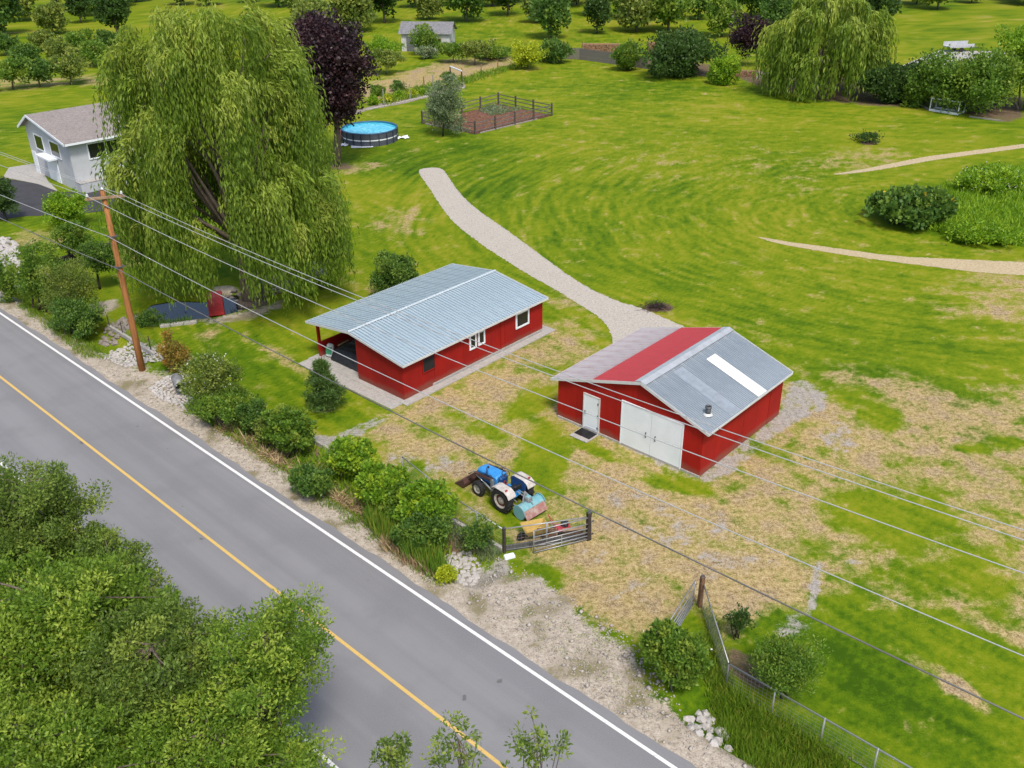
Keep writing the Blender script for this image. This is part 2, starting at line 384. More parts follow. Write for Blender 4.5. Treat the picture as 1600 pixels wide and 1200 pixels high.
A_o = soil + 0.25 * midn + 0.25 * mid2
A_m = 0.5 + 0.6 * midn
nx, ny = len(xs), len(ys)
ii = np.arange(nx * ny).reshape(ny, nx)
faces = np.stack([ii[:-1, :-1], ii[:-1, 1:], ii[1:, 1:], ii[1:, :-1]], -1).reshape(-1, 4)

t = NT('ground_cover'); P = t.pos()
A = {k: t.attr(k) for k in ('A_g', 'A_d', 'A_v', 'A_s', 'A_o', 'A_m')}
fine = t.noise(4.5, 4, 0.74, P); grit = t.noise(15.0, 2, 0.7, P)
fc = t.math('SUBTRACT', fine, 0.5); gc = t.math('SUBTRACT', grit, 0.5)
def plus(a, k, b, k2=0.0):
    r = t.math('MULTIPLY_ADD', fc, k, a)
    return t.math('MULTIPLY_ADD', gc, k2, r) if k2 else r
gsel = plus(A['A_g'], 0.70, fc, 0.45)
green = t.ramp(gsel, [(0.0, (0.036, 0.084, 0.003)), (0.25, (0.075, 0.142, 0.004)), (0.52, (0.142, 0.198, 0.006)), (0.78, (0.216, 0.232, 0.014)), (1.0, (0.285, 0.248, 0.050))])
strawn = t.math('MULTIPLY_ADD', grit, 0.45, t.math('MULTIPLY', fine, 0.55))
straw = t.ramp(strawn, [(0.35, (0.115, 0.082, 0.038)), (0.44, (0.275, 0.202, 0.090)), (0.52, (0.395, 0.300, 0.138)), (0.64, (0.540, 0.430, 0.225))])
straw = t.mix(t.math('MULTIPLY', t.math('MULTIPLY', t.smooth(A['A_m'], 0.40, 0.80), t.smooth(A['A_d'], 0.55, 0.95)), 0.6), straw, t.mix(t.smooth(strawn, .38, .62), (0.15, 0.108, 0.068), (0.42, 0.330, 0.220)))
col = t.mix(t.smooth(plus(A['A_d'], 0.62, fc, 0.2), 0.30, 0.92), green, straw)
gcol = t.ramp(strawn, [(0.37, (0.110, 0.100, 0.088)), (0.44, (0.270, 0.248, 0.225)), (0.58, (0.380, 0.358, 0.328)), (0.75, (0.50, 0.475, 0.44))])
col = t.mix(t.math('MULTIPLY', t.smooth(plus(A['A_v'], 0.9, fc, 0.4), 0.36, 0.72), 0.92), col, gcol)
scol = t.ramp(strawn, [(0.37, (0.170, 0.140, 0.108)), (0.44, (0.320, 0.275, 0.220)), (0.53, (0.415, 0.365, 0.300)), (0.63, (0.54, 0.49, 0.42))])
scol = t.mix(t.math('MULTIPLY', t.smooth(plus(A['A_m'], 0.9, fc, 0.5), 0.58, 0.78), 0.8), scol, t.mix(fine, (0.12, 0.12, 0.045), (0.20, 0.165, 0.08)))
col = t.mix(t.smooth(plus(A['A_s'], 0.9, fc, 0.3), 0.34, 0.66), col, scol)
dcol = t.ramp(strawn, [(0.32, (0.050, 0.036, 0.024)), (0.48, (0.125, 0.090, 0.058)), (0.7, (0.26, 0.19, 0.12))])
col = t.mix(t.smooth(plus(A['A_o'], 0.9, fc, 0.3), 0.36, 0.72), col, dcol)
t.base(col); t.b.inputs['Roughness'].default_value = 0.95; t.b.inputs['Specular IOR Level'].default_value = 0.08
GROUND = t.m
me = np_mesh('ground', np.stack([gx, gy, gz], -1), faces, GROUND, True,
             attrs={k: ('POINT', a) for k, a in dict(A_g=A_g, A_d=A_d, A_v=A_v, A_s=A_s, A_o=A_o, A_m=A_m).items()})
tag(link('ground', me), kind='structure')

# ------------------------------------------------------------------ road
def strip(name, s0, s1, o0, o1, z, mat, parent=None, ds=1.0, wobble=0.0, wob1=0.0):
    ss = np.arange(s0, s1 + ds, ds); n = len(ss)
    k0 = o0 + wobble * (np.sin(ss * 1.7) * .5 + np.sin(ss * 4.1 + 1) * .3 + np.sin(ss * .43) * .5); k1 = o1 + wob1 * (np.sin(ss * 1.3 + 2) * .5 + np.sin(ss * 3.7) * .3)
    a = RD[None] * ss[:, None] + RN[None] * k0[:, None]; b = RD[None] * ss[:, None] + RN[None] * k1[:, None]
    V = np.concatenate([np.c_[a, np.full(n, z)], np.c_[b, np.full(n, z)]]); i = np.arange(n - 1)
    me = np_mesh(name, V, np.stack([i, i + n, i + n + 1, i + 1], -1), mat); 
    return link(name, me, parent)
t = NT('asphalt'); P = t.pos()
vr = t.scale(P, (1, 1, 1), -math.atan2(RD[1], RD[0])); vs_ = t.scale(vr, (0.03, 0.9, 1))
n1 = t.noise(1.0, 3, 0.5, vs_); n2 = t.noise(0.35, 5, 0.6, P); n3 = t.noise(30, 2, 0.6, P); n4 = t.noise(1.3, 2, 0.5, P)
a = t.mix(t.smooth(n1, 0.35, 0.65), (0.172, 0.172, 0.180), (0.215, 0.215, 0.222))
a = t.mix(t.math('MULTIPLY', t.smooth(n2, 0.45, 0.7), 0.55), a, (0.150, 0.150, 0.157))
a = t.mix(t.math('MULTIPLY', t.smooth(n3, 0.35, 0.7), 0.5), a, (0.245, 0.245, 0.25))
a = t.mix(t.math('MULTIPLY', t.smooth(n4, 0.74, 0.77), 0.6), a, (0.07, 0.068, 0.066))
t.base(a); t.b.inputs['Roughness'].default_value = 0.85; t.bump(n3, 0.25, 0.01)
ASPH = t.m
def paint(name, c):
    t = NT(name); P = t.pos(); n = t.noise(9, 4, 0.7, P); n2 = t.noise(45, 2, .6, P)
    t.base(t.mix(t.math('MULTIPLY', t.smooth(t.math('ADD', t.math('MULTIPLY', n, .6), t.math('MULTIPLY', n2, .4)), 0.5, 0.68), 0.45), c, (0.20, 0.20, 0.20))); t.b.inputs['Roughness'].default_value = 0.7; return t.m
rd = tag(strip('road', -120, 220, -18.80, -10.70, 0.030, ASPH, None, 0.5, 0.09, 0.09), kind='structure')
strip('edge_line', -120, 220, -18.45, -18.31, 0.036, paint('white_road_paint', (0.72, 0.72, 0.70)), rd, 4)
strip('edge_line', -120, 220, -11.13, -10.99, 0.036, paint('white_road_paint_near', (0.72, 0.72, 0.70)), rd, 4)
strip('centre_line', -120, 220, -14.79, -14.655, 0.036, paint('yellow_road_paint', (0.62, 0.42, 0.12)), rd, 4)

# ------------------------------------------------------------------ paths, slabs, water
def sheet(name, pts, z, mat, kind='structure', wob=0.0, step=0.35, soft=0.0):
    """flat patch with an irregular edge"""
    pts = [np.array(p[:2], float) for p in pts]; out = []
    for i in range(len(pts)):
        a, b = pts[i], pts[(i + 1) % len(pts)]; L = np.linalg.norm(b - a); k = max(1, int(L / step))
        for j in range(k):
            p = a + (b - a) * j / k
            if wob: p = p + rng.normal(0, wob, 2)
            out.append((p[0], p[1], z))
    me = bpy.data.meshes.new(name); me.from_pydata(out, [], [tuple(range(len(out)))]); me.materials.append(mat); me.update()
    o = link(name, me)
    # face up
    if me.polygons[0].normal.z < 0: me.flip_normals()
    return tag(o, kind=kind)
def smooth_loop(pts, it=2):
    pts = [np.array(p[:2], float) for p in pts]
    for _ in range(it):
        q = []
        for i in range(len(pts)):
            a, b = pts[i], pts[(i + 1) % len(pts)]; q += [a * .75 + b * .25, a * .25 + b * .75]
        pts = q
    return pts
def stone_mat(name, lo, mid_, hi, sc=9.0):
    t = NT(name); P = t.pos(); f = t.noise(sc, 5, 0.72, P); m = t.noise(0.8, 4, 0.6, P); g = t.noise(sc * 3, 2, .6, P)
    c = t.ramp(t.math('ADD', t.math('MULTIPLY', f, 0.6), t.math('MULTIPLY', g, 0.4)), [(0.36, lo), (0.47, mid_), (0.62, hi)])
    c = t.mix(t.math('MULTIPLY', t.smooth(m, 0.5, 0.8), 0.35), c, tuple(x * .7 for x in mid_))
    t.base(c); t.b.inputs['Roughness'].default_value = 0.95; t.bump(f, 0.7, 0.03); return t.m
PATH = stone_mat('path_gravel', (0.24, 0.21, 0.175), (0.39, 0.355, 0.305), (0.52, 0.48, 0.42), 7)
TRAIL = stone_mat('trail_dirt', (0.25, 0.185, 0.10), (0.42, 0.335, 0.20), (0.54, 0.45, 0.29), 6)
CONC = stone_mat('concrete', (0.27, 0.255, 0.235), (0.35, 0.335, 0.31), (0.42, 0.405, 0.38), 5)
sheet('gravel_path', smooth_loop([at(*p) for p in [(650,266),(668,262),(690,262),(700,275),(716,300),(745,328),(790,358),(840,395),(905,443),(960,470),(1005,482),(1040,498),(1080,515),(1100,540),(1000,560),(955,540),(958,525),(940,497),(905,476),(868,452),(830,432),(782,402),(745,377),(705,345),(686,318),(670,292)]], 2), 0.012, PATH, wob=0.035, step=.10)
sheet('dirt_trail', smooth_loop([at(*p) for p in [(1176,368),(1230,378),(1300,387),(1400,401),(1500,405),(1620,411),(1760,420),(1760,440),(1620,431),(1540,427),(1450,416),(1370,406),(1290,394),(1210,380)]], 1), 0.010, TRAIL, wob=0.035, step=.12)
sheet('dirt_trail', smooth_loop([at(*p) for p in [(1290,274),(1340,266),(1400,254),(1450,244),(1530,234),(1640,220),(1640,226),(1540,239),(1460,250),(1400,261),(1345,270)]], 1), 0.010, TRAIL, wob=0.035, step=.12)
sheet('concrete_court', [at(*p) for p in [(1395,108),(1470,78),(1540,80),(1640,84),(1640,112),(1520,110)]], 0.02, CONC)
DRIVE = M_('driveway_asphalt', (0.050, 0.050, 0.056), 0.85, var=.15, scale=1.2)
sheet('driveway', [at(*p) for p in [(-160,300),(-60,285),(5,278),(60,288),(92,300),(140,300),(190,288),(200,318),(160,330),(120,335),(40,338),(-60,352),(-200,380)]], 0.02, DRIVE, wob=.03)
sheet('pavement', [at(*p) for p in [(5,277),(14,262),(60,255),(75,283),(92,300),(60,288)]], 0.03, CONC)
t = NT('pond_water'); t.base((0.016, 0.018, 0.016)); t.b.inputs['Coat Weight'].default_value = 0.35; t.b.inputs['Coat Roughness'].default_value = 0.04; t.b.inputs['Roughness'].default_value = 0.06; t.b.inputs['IOR'].default_value = 1.33; t.b.inputs['Specular IOR Level'].default_value = 0.8
t.bump(t.noise(3, 3, .5, t.pos()), 0.08, 0.02)
ctr = POND.mean(0)
sheet('pond', smooth_loop([ctr + (p - ctr) * 1.06 for p in POND], 1), -0.20, t.m)
BED = stone_mat('bed_soil', (0.13, 0.105, 0.085), (0.24, 0.20, 0.165), (0.34, 0.30, 0.25), 7)
sheet('planting_bed', [at(*p) for p in [(560,172),(600,160),(650,147),(700,128),(726,120),(726,136),(690,146),(640,160),(575,172),(545,182)]], 0.015, BED, wob=.08)
# concrete kerb along the planting bed
# ------------------------------------------------------------------ buildings
def red_paint(name, c, c2, faded):
    t = NT(name); v = t.obj(); n1 = t.noise(0.9, 4, 0.6, v); n2 = t.noise(1.0, 4, .65, t.scale(v, (7, 7, .5))); n3 = t.noise(18, 3, .6, v)
    col = t.mix(t.smooth(n1, 0.3, 0.75), c, c2); col = t.mix(t.math('MULTIPLY', t.smooth(n2, 0.5, 0.75), 0.5), col, tuple(x * .62 for x in c))
    col = t.mix(t.math('MULTIPLY', t.smooth(n3, 0.55, 0.75), 0.18), col, faded)
    rnd = t.new('ShaderNodeObjectInfo').outputs['Random']; col = t.mix(t.math('MULTIPLY', rnd, 0.30), col, tuple(x * .55 for x in c2))
    zz = t.new('ShaderNodeSeparateXYZ'); t.l.new(t.pos(), zz.inputs[0]); col = t.mix(t.math('MULTIPLY', t.smooth(t.math('MULTIPLY_ADD', n1, -.5, zz.outputs[2]), .28, -.08), .45), col, (.17, .11, .075))
    t.base(col); t.b.inputs['Roughness'].default_value = 0.75; t.b.inputs['Specular IOR Level'].default_value = 0.25; return t.m
RED = red_paint('red_barn_paint', (0.36, 0.0095, 0.005), (0.29, 0.0075, 0.005), (0.32, 0.055, 0.03))
RED2 = red_paint('red_shed_paint', (0.335, 0.0090, 0.005), (0.265, 0.007, 0.005), (0.27, 0.06, 0.04))
def roof_metal(name, c, c2, streak, metal=0.55, rough=0.42, amt=0.4, sx=(1.6, .18, .18), stripe=None):
    t = NT(name); v = t.obj(); n1 = t.noise(1.0, 4, .6, t.scale(v, sx)); n2 = t.noise(0.5, 3, .5, v); n3 = t.noise(1.0, 4, .7, t.scale(v, (9, .6, .6)))
    col = t.mix(t.smooth(n2, 0.3, 0.7), c, c2); col = t.mix(t.math('MULTIPLY', t.smooth(t.math('MULTIPLY_ADD', n3, .5, t.math('MULTIPLY', n1, .5)), 0.47, 0.64), amt), col, streak)
    if stripe:   # shade of rib sides painted as dark lines; reddish streaks on the faded roof
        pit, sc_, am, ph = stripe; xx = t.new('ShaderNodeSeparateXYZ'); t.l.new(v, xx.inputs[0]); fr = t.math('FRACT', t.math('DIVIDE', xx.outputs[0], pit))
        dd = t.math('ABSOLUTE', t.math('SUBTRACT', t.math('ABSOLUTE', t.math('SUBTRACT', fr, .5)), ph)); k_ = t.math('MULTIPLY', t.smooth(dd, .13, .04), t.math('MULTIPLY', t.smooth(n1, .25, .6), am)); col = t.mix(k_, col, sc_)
    t.base(col); t.b.inputs['Metallic'].default_value = metal; t.put(t.b.inputs['Roughness'], t.math('MULTIPLY_ADD', n1, 0.25, rough - .12)); return t.m
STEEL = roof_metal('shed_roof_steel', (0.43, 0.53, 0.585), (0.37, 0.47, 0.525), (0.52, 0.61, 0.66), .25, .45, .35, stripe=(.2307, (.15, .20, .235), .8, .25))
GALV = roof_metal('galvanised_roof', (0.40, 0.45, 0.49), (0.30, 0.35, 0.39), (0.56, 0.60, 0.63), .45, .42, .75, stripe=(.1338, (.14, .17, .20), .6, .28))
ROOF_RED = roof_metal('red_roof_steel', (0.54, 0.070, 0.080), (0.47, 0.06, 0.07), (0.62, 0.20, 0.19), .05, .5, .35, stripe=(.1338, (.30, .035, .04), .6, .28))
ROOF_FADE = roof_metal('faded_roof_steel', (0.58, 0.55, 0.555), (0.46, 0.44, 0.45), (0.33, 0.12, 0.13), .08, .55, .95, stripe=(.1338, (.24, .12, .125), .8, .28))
TRIM = M_('pale_trim', (0.62, 0.63, 0.63), .5, var=.08)
WHITE = M_('white_paint', (0.80, 0.845, 0.90), .5, var=.04, scale=1.2, fine=.04)
SKYL = M_('fibreglass_white', (0.92, 0.92, 0.90), .4, var=.03, scale=1)
GLASSD = NT('dark_glass'); GLASSD.base((0.012, 0.014, 0.016)); GLASSD.b.inputs['Roughness'].default_value = 0.12; GLASSD = GLASSD.m
HOLE = M_('unlit_opening', (0.012, 0.012, 0.013), .9, var=.1)
BLACK = M_('black_iron', (0.02, 0.02, 0.022), .5)
DKGREY = M_('dark_grey_metal', (0.12, 0.125, 0.135), .5, metal=.3)
def rib_panel(w, L, pitch, hgt, rw):
    """ribbed roof sheet: width w along x, length L along y"""
    prof = []; n = max(1, int(round(w / pitch))); p = w / n
    for k in range(n):
        x = k * p; prof += [(x, 0), (x + p * .5 - rw, 0), (x + p * .5 - rw * .5, hgt), (x + p * .5 + rw * .5, hgt), (x + p * .5 + rw, 0)]
    prof.append((w, 0)); m = len(prof); th = -0.012
    vs = [(x, 0, z) for x, z in prof] + [(x, L, z) for x, z in prof] + [(0, 0, th), (w, 0, th), (w, L, th), (0, L, th)]
    fs = [(i, i + 1, i + 1 + m, i + m) for i in range(m - 1)] + [(2 * m + 3, 2 * m + 2, 2 * m + 1, 2 * m)]
    fs += [(2 * m, 2 * m + 1) + tuple(range(m - 1, -1, -1)), (2 * m + 2, 2 * m + 3) + tuple(range(m, 2 * m))]
    mb = MB(); mb.add(vs, fs); return mb
def slope_panels(parent, name, mat, x0, x1, ya, za, yb, zb, pw, pitch, hgt, rw, skip=None):
    """sheets side by side along x, each running down the slope from (ya,za) to (yb,zb)"""
    n = int(round((x1 - x0) / pw)); w = (x1 - x0) / n; L = math.hypot(yb - ya, zb - za); ang = math.atan2(zb - za, abs(yb - ya)); d = 1 if yb > ya else -1
    me = rib_panel(w - 0.004, L, pitch, hgt, rw).mesh(name, mat)
    out = []
    for k in range(n):
        o = bpy.data.objects.new(name, me); COL.objects.link(o); o.parent = parent
        if d > 0: o.location = (x0 + k * w, ya, za); o.rotation_euler = (ang, 0, 0)
        else: o.location = (x0 + (k + 1) * w, ya, za); o.rotation_euler = (ang, 0, PI)
        o.location.z += random.uniform(-.004, .004)
        out.append(o)
    return out
def wall_panels(parent, mat, a, b, ztop, thick=0.05, pw=1.22, skip=(), zb=0.0, inward=(0, 0)):
    """painted sheets side by side along a wall from a to b; ztop(s) gives the height"""
    a = Vector((*a, 0)); b = Vector((*b, 0)); L = (b - a).length; d = (b - a).normalized(); nrm = Vector((d.y, -d.x, 0))
    n = max(1, int(round(L / pw))); w = L / n
    for k in range(n):
        s0, s1 = k * w + .006, (k + 1) * w - .006; off = random.uniform(-.008, .008)
        pts = []
        for dep in (thick / 2 + off, -thick / 2):
            for s, z in ((s0, zb), (s1, zb), (s1, ztop(s1)), ((s0 + s1) / 2, ztop((s0 + s1) / 2)), (s0, ztop(s0))):
                p = a + d * s + nrm * dep; pts.append((p.x, p.y, z))
        MB().add(pts, [(0, 1, 2, 3, 4), (9, 8, 7, 6, 5)] + [(i, i + 5, (i + 1) % 5 + 5, (i + 1) % 5) for i in range(5)]).build('wall_panel', mat, parent)
def framed_window(parent, x0, x1, z0, z1, y, ny, frame_m, fw=0.09, mull=0, axis='x'):
    """window on a wall at y (axis x) or at x=y (axis y); ny is the outward direction"""
    def bx(a0, a1, b0, b1, dep, th):
        c = ((a0 + a1) / 2, y + ny * dep, (b0 + b1) / 2); s = (a1 - a0, th, b1 - b0)
        if axis == 'y': c = (c[1], c[0], c[2]); s = (s[1], s[0], s[2])
        return c, s
    m = MB(); 
    for q in ((x0, x1, z0, z0 + fw), (x0, x1, z1 - fw, z1), (x0, x0 + fw, z0 + fw, z1 - fw), (x1 - fw, x1, z0 + fw, z1 - fw)): m.box(*bx(*q, .045, .06))
    for k in range(mull):
        xm = x0 + (x1 - x0) * (k + 1) / (mull + 1); m.box(*bx(xm - .03, xm + .03, z0 + fw, z1 - fw, .045, .055))
    w = m.build('window', frame_m, parent)
    MB().box(*bx(x0 + fw * .8, x1 - fw * .8, z0 + fw * .8, z1 - fw * .8, .034, .03)).build('pane', GLASSD, w)
    return w

# the long shed: x runs away along its length, y runs left across it
ST = -0.7327; SL, SW, SW1 = 11.69, 7.76, 3.80
shed = thing('long_shed', 'long low red shed with blue grey ribbed metal roof and open porch corner', 'shed', (-5.893, 44.543, 0), ST + PI / 2)
sE, sR, sRy, sEL = 2.287, 2.92, 4.128, 2.406
def s_roof(y): return (sE + (sR - sE) * (y + .29) / (sRy + .29)) if y < sRy else (sR - (sR - sEL) * (y - sRy) / (8.05 - sRy))
wt = lambda y: s_roof(y) - 0.07
wall_panels(shed, RED2, (0, 0), (SL, 0), lambda s: wt(0), zb=.06)
wall_panels(shed, RED2, (0, SW1), (0, 0), lambda s: wt(SW1 - s), zb=.06)
wall_panels(shed, RED2, (SL, 0), (SL, SW), lambda s: wt(s), zb=.06)
wall_panels(shed, RED2, (SL, SW), (4.6, SW), lambda s: wt(SW), zb=.06)
wall_panels(shed, RED2, (4.6, SW), (4.6, SW1), lambda s: wt(SW - s), zb=.06)
wall_panels(shed, RED2, (4.6, SW1), (0, SW1), lambda s: wt(SW1), zb=.06)
MB().box((2.5, SW, .50), (4.2, .10, .90)).build('porch_low_wall', RED2, shed)
MB().box((.40, SW, wt(SW) / 2), (.15, .15, wt(SW))).build('porch_post', RED2, shed)
MB().bar((.33, SW, wt(SW) - .06), (.33, SW1, wt(SW1) - .06), .12, .16).build('porch_beam', RED2, shed)
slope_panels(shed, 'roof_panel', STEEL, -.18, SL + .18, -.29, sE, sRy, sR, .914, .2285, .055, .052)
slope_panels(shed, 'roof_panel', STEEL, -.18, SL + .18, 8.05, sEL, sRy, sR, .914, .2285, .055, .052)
m = MB(); m.prism([(-.10, -.020), (0, .015), (.10, -.020), (.10, -.006), (0, .035), (-.10, -.006)], SL + .42, T((SL / 2, sRy, sR + .062), rz=PI / 2)); m.build('ridge_cap', M_('shed_ridge', (.56, .64, .68), .45, metal=.2, var=.08), shed)
for x in (-.20, SL + .20):
    MB().bar((x, -.30, sE - .03), (x, sRy, sR - .03), .03, .13).build('barge_board', TRIM, shed); MB().bar((x, sRy, sR - .03), (x, 8.06, sEL - .03), .03, .13).build('barge_board', TRIM, shed)
MB().box((SL / 2, -.31, sE - .045), (SL + .40, .03, .12)).build('fascia', TRIM, shed); MB().box((SL / 2, 8.07, sEL - .045), (SL + .40, .03, .12)).build('fascia', TRIM, shed)
framed_window(shed, 9.15, 10.38, 1.02, 2.06, 0, -1, WHITE, .12); framed_window(shed, 5.14, 5.72, 1.12, 2.08, 0, -1, WHITE, .11); framed_window(shed, 5.86, 6.44, 1.15, 2.06, 0, -1, WHITE, .11)
w_ = framed_window(shed, 1.42, 2.40, 1.10, 2.02, 0, -1, RED2, .05); w_.children[0].data.materials[0] = HOLE
MB().box((7.81, -.035, 1.12), (.06, .03, 2.1)).build('cover_strip', RED2, shed)
MB().box((6.9, -.03, .14), (9.5, .07, .12)).build('skirting', CONC, shed)
m = MB(); m.box((SL / 2 + .15, 3.75, .02), (SL + .95, 8.65, .07)); m.box((-.65, 3.9, .015), (.95, 8.2, .05)); o = m.build('concrete_slab', CONC); o.location = shed.location; o.rotation_euler = shed.rotation_euler; tag(o, kind='structure')
def on(parent, x, y, z=0.0):
    c, s = math.cos(parent.rotation_euler[2]), math.sin(parent.rotation_euler[2]); return Vector((parent.location.x + x * c - y * s, parent.location.y + x * s + y * c, z))
# things on the porch
TARP = M_('black_tarpaulin', (0.022, 0.023, 0.026), .55, var=.3, scale=4)
tb_ = thing('covered_bin', 'bulky load under a black tarpaulin on the shed porch', 'tarpaulin', on(shed, 1.45, 5.75, .05), shed.rotation_euler[2])
nx_, ny_ = 13, 13; vs = []; fs = []
for j in range(ny_):
    for i in range(nx_):
        a, b = i / (nx_ - 1) * 2 - 1, j / (ny_ - 1) * 2 - 1; e = max(abs(a), abs(b)); h = .82 if e < .6 else .82 * (1 - ((e - .6) / .4) ** 3)
        k = 1.0 if e < .6 else 1 - .18 * (1 - (e - .6) / .4) * 0; h += .05 * math.sin(7 * a + 3 * b) * (e < .9) + random.uniform(-.02, .02) * (e < .95); vs.append((a * 1.0 * (1 - .12 * h) + random.uniform(-.02, .02), b * 1.35 * (1 - .12 * h), max(0, h)))
for j in range(ny_ - 1):
    for i in range(nx_ - 1): fs.append((j * nx_ + i, j * nx_ + i + 1, (j + 1) * nx_ + i + 1, (j + 1) * nx_ + i))
MB().add(vs, fs).build('tarpaulin', TARP, tb_, smooth=True)
m = MB(); m.tube([(-.55, .9, .84), (-.1, .85, .92), (.3, 1.0, .84)], .035, 6); m.build('tie_rope', M_('tan_rope', (.45, .36, .18), .9), tb_)
bg = thing('green_sack', 'small green and white sack leaning by the black tarpaulin', 'sack', on(shed, .72, 7.22, .05), shed.rotation_euler[2] + .3)
MB().box((0, 0, .42), (.34, .5, .8), R3(0, .18, 0), .85, .08).build('sack_body', M_('white_sack', (.62, .66, .64), .7), bg); MB().box((-.165, 0, .46), (.04, .38, .44), R3(0, .18, 0)).build('printed_front', M_('green_print', (.05, .30, .14), .6), bg)

# the barn: x runs away along its length, y runs left across the gable
BT = -0.7386; BL, BW = 7.75, 8.646
barn = thing('red_barn', 'red barn with white double doors and patchwork red and galvanised roof', 'barn', (8.81, 36.852, 0), BT + PI / 2)
bE, bR, bRy, bEL = 2.605, 3.92, 3.49, 2.225
def b_roof(y): return (bE + (bR - bE) * (y + .37) / (bRy + .37)) if y < bRy else (bR - (bR - bEL) * (y - bRy) / (9.016 - bRy))
wb = lambda y: b_roof(y) - 0.07
wall_panels(barn, RED, (0, 0), (BL, 0), lambda s: wb(0), zb=.05)
wall_panels(barn, RED, (0, BW), (0, 0), lambda s: wb(BW - s), zb=.05, pw=1.3)
wall_panels(barn, RED, (BL, 0), (BL, BW), lambda s: wb(s), zb=.05)
wall_panels(barn, RED, (BL, BW), (0, BW), lambda s: wb(BW), zb=.05)
pr = slope_panels(barn, 'roof_panel', GALV, -.16, BL + .16, -.37, bE, bRy, bR, .807, .1345, .036, .034)
ym = bRy + (9.016 - bRy) * .53; zm = b_roof(ym)
for o in slope_panels(barn, 'red_roof_panel', ROOF_RED, -.16, BL + .16, ym - .06, zm + .052, bRy, bR + .028, .807, .1345, .036, .034): pass
slope_panels(barn, 'faded_roof_panel', ROOF_FADE, -.16, BL + .16, 9.016, bEL, ym - .02, zm + .006, .807, .1345, .036, .034)
ba = math.atan2(bR - bE, bRy + .37); bl = math.atan2(bR - bEL, 9.016 - bRy)
m = MB(); m.prism([(-.36 * math.cos(bl), -.36 * math.sin(bl)), (0, .0), (.30 * math.cos(ba), -.30 * math.sin(ba)), (.30 * math.cos(ba), -.30 * math.sin(ba) + .012), (0, .014), (-.36 * math.cos(bl), -.36 * math.sin(bl) + .012)], BL + .36, T((BL / 2, bRy, bR + .075), rz=-PI / 2)); m.build('ridge_cap', M_('ridge_cap_steel', (.55, .58, .60), .42, metal=.35, var=.12, scale=1.5), barn)
for x in (-.18, BL + .18):
    MB().bar((x, -.38, bE - .03), (x, bRy, bR - .03), .03, .15).build('barge_board', TRIM, barn); MB().bar((x, bRy, bR - .03), (x, 9.03, bEL - .03), .03, .15).build('barge_board', TRIM, barn)
MB().box((BL / 2, -.385, bE - .045), (BL + .36, .03, .11)).build('fascia', TRIM, barn); MB().box((BL / 2, 9.03, bEL - .045), (BL + .36, .03, .11)).build('fascia', TRIM, barn)
rs = Matrix.Rotation(ba, 3, 'X')
MB().box((4.82, (2.68 - .35) / 2, b_roof(1.165) + .044), (.80, 3.05 / math.cos(ba), .02), rs).build('skylight', SKYL, barn)
MB().box((2.35, 1.35, b_roof(1.35) + .038), (.81, 3.4 / math.cos(ba), .012), rs).build('newer_roof_sheet', M_('bright_galvanised', (.425, .475, .515), .42, metal=.42, var=.12), barn)
vp = MB().lathe([(.13, 0), (.13, .42)], 14, T((.94, .39, b_roof(.39) - .02))).build('vent_pipe', DKGREY, barn, True)
MB().lathe([(.155, .40), (.155, .50), (.10, .50), (.10, .44)], 14, T((.94, .39, b_roof(.39) - .02)), cap=False).build('vent_rim', DKGREY, vp, True); MB().lathe([(.09, .45), (.09, .455)], 14, T((.94, .39, b_roof(.39) - .02))).build('vent_mouth', HOLE, vp)
MB().lathe([(.24, 0), (.14, .09)], 14, T((.94, .39, b_roof(.39) + .03)), cap=False).build('flashing', TRIM, vp)
dr_ = MB().box((-.045, 6.43, 1.04), (.05, .90, 2.0)).build('entry_door', WHITE, barn)
m = MB(); m.box((-.05, 5.945, 1.05), (.075, .07, 2.1)); m.box((-.05, 6.915, 1.05), (.075, .07, 2.1)); m.box((-.05, 6.43, 2.08), (.075, 1.04, .06)); m.build('door_frame', TRIM, barn)
MB().box((-.075, 6.43, .22), (.03, .72, .03)).build('kick_rail', TRIM, dr_)
m = MB(); m.tube([(-.07, 6.82, 1.0), (-.13, 6.82, 1.0), (-.13, 6.72, 1.0)], .018, 6); m.box((-.075, 6.82, 1.03), (.02, .05, .18)); m.build('handle', BLACK, dr_)
for z in (.35, 1.05, 1.75): MB().box((-.085, 6.0, z), (.03, .06, .11)).build('hinge', BLACK, dr_)
for i, (a, b) in enumerate(((1.07, 2.79), (2.80, 4.52))):
    d = MB().box((-.05, (a + b) / 2, 1.28), (.05, b - a - .008, 2.40)).build('barn_door', WHITE, barn)
    hy = 2.52 if i == 0 else 3.07
    m = MB(); m.tube([(-.07, hy, 1.03), (-.12, hy, 1.05), (-.12, hy, 1.25), (-.07, hy, 1.27)], .016, 6); m.box((-.078, hy, 1.03), (.015, .06, .05)); m.box((-.078, hy, 1.27), (.015, .06, .05)); m.build('pull_handle', BLACK, d)
m = MB(); m.box((-.06, 1.035, 1.28), (.06, .06, 2.46)); m.box((-.06, 4.55, 1.28), (.06, .06, 2.46)); m.box((-.06, 2.79, 2.52), (.06, 3.58, .06)); m.build('door_frame', WHITE, barn)
MB().box((-.02, 4.3, .06), (.12, BW, .12)).build('sill_board', CONC, barn)
pad = thing('door_pad', 'small concrete step under the black mat at the white entry door', 'step', on(barn, -.62, 6.42, 0), barn.rotation_euler[2]); MB().box((0, 0, .035), (1.0, 1.12, .07), None, 1, .02).build('slab', CONC, pad)
mt = thing('door_mat', 'black rubber mat at the white entry door of the barn', 'mat', on(barn, -.50, 6.42, .07), barn.rotation_euler[2])
m = MB(); m.box((0, 0, .008), (.66, .98, .016)); mm = m.build('mat_base', BLACK, mt)
m = MB()
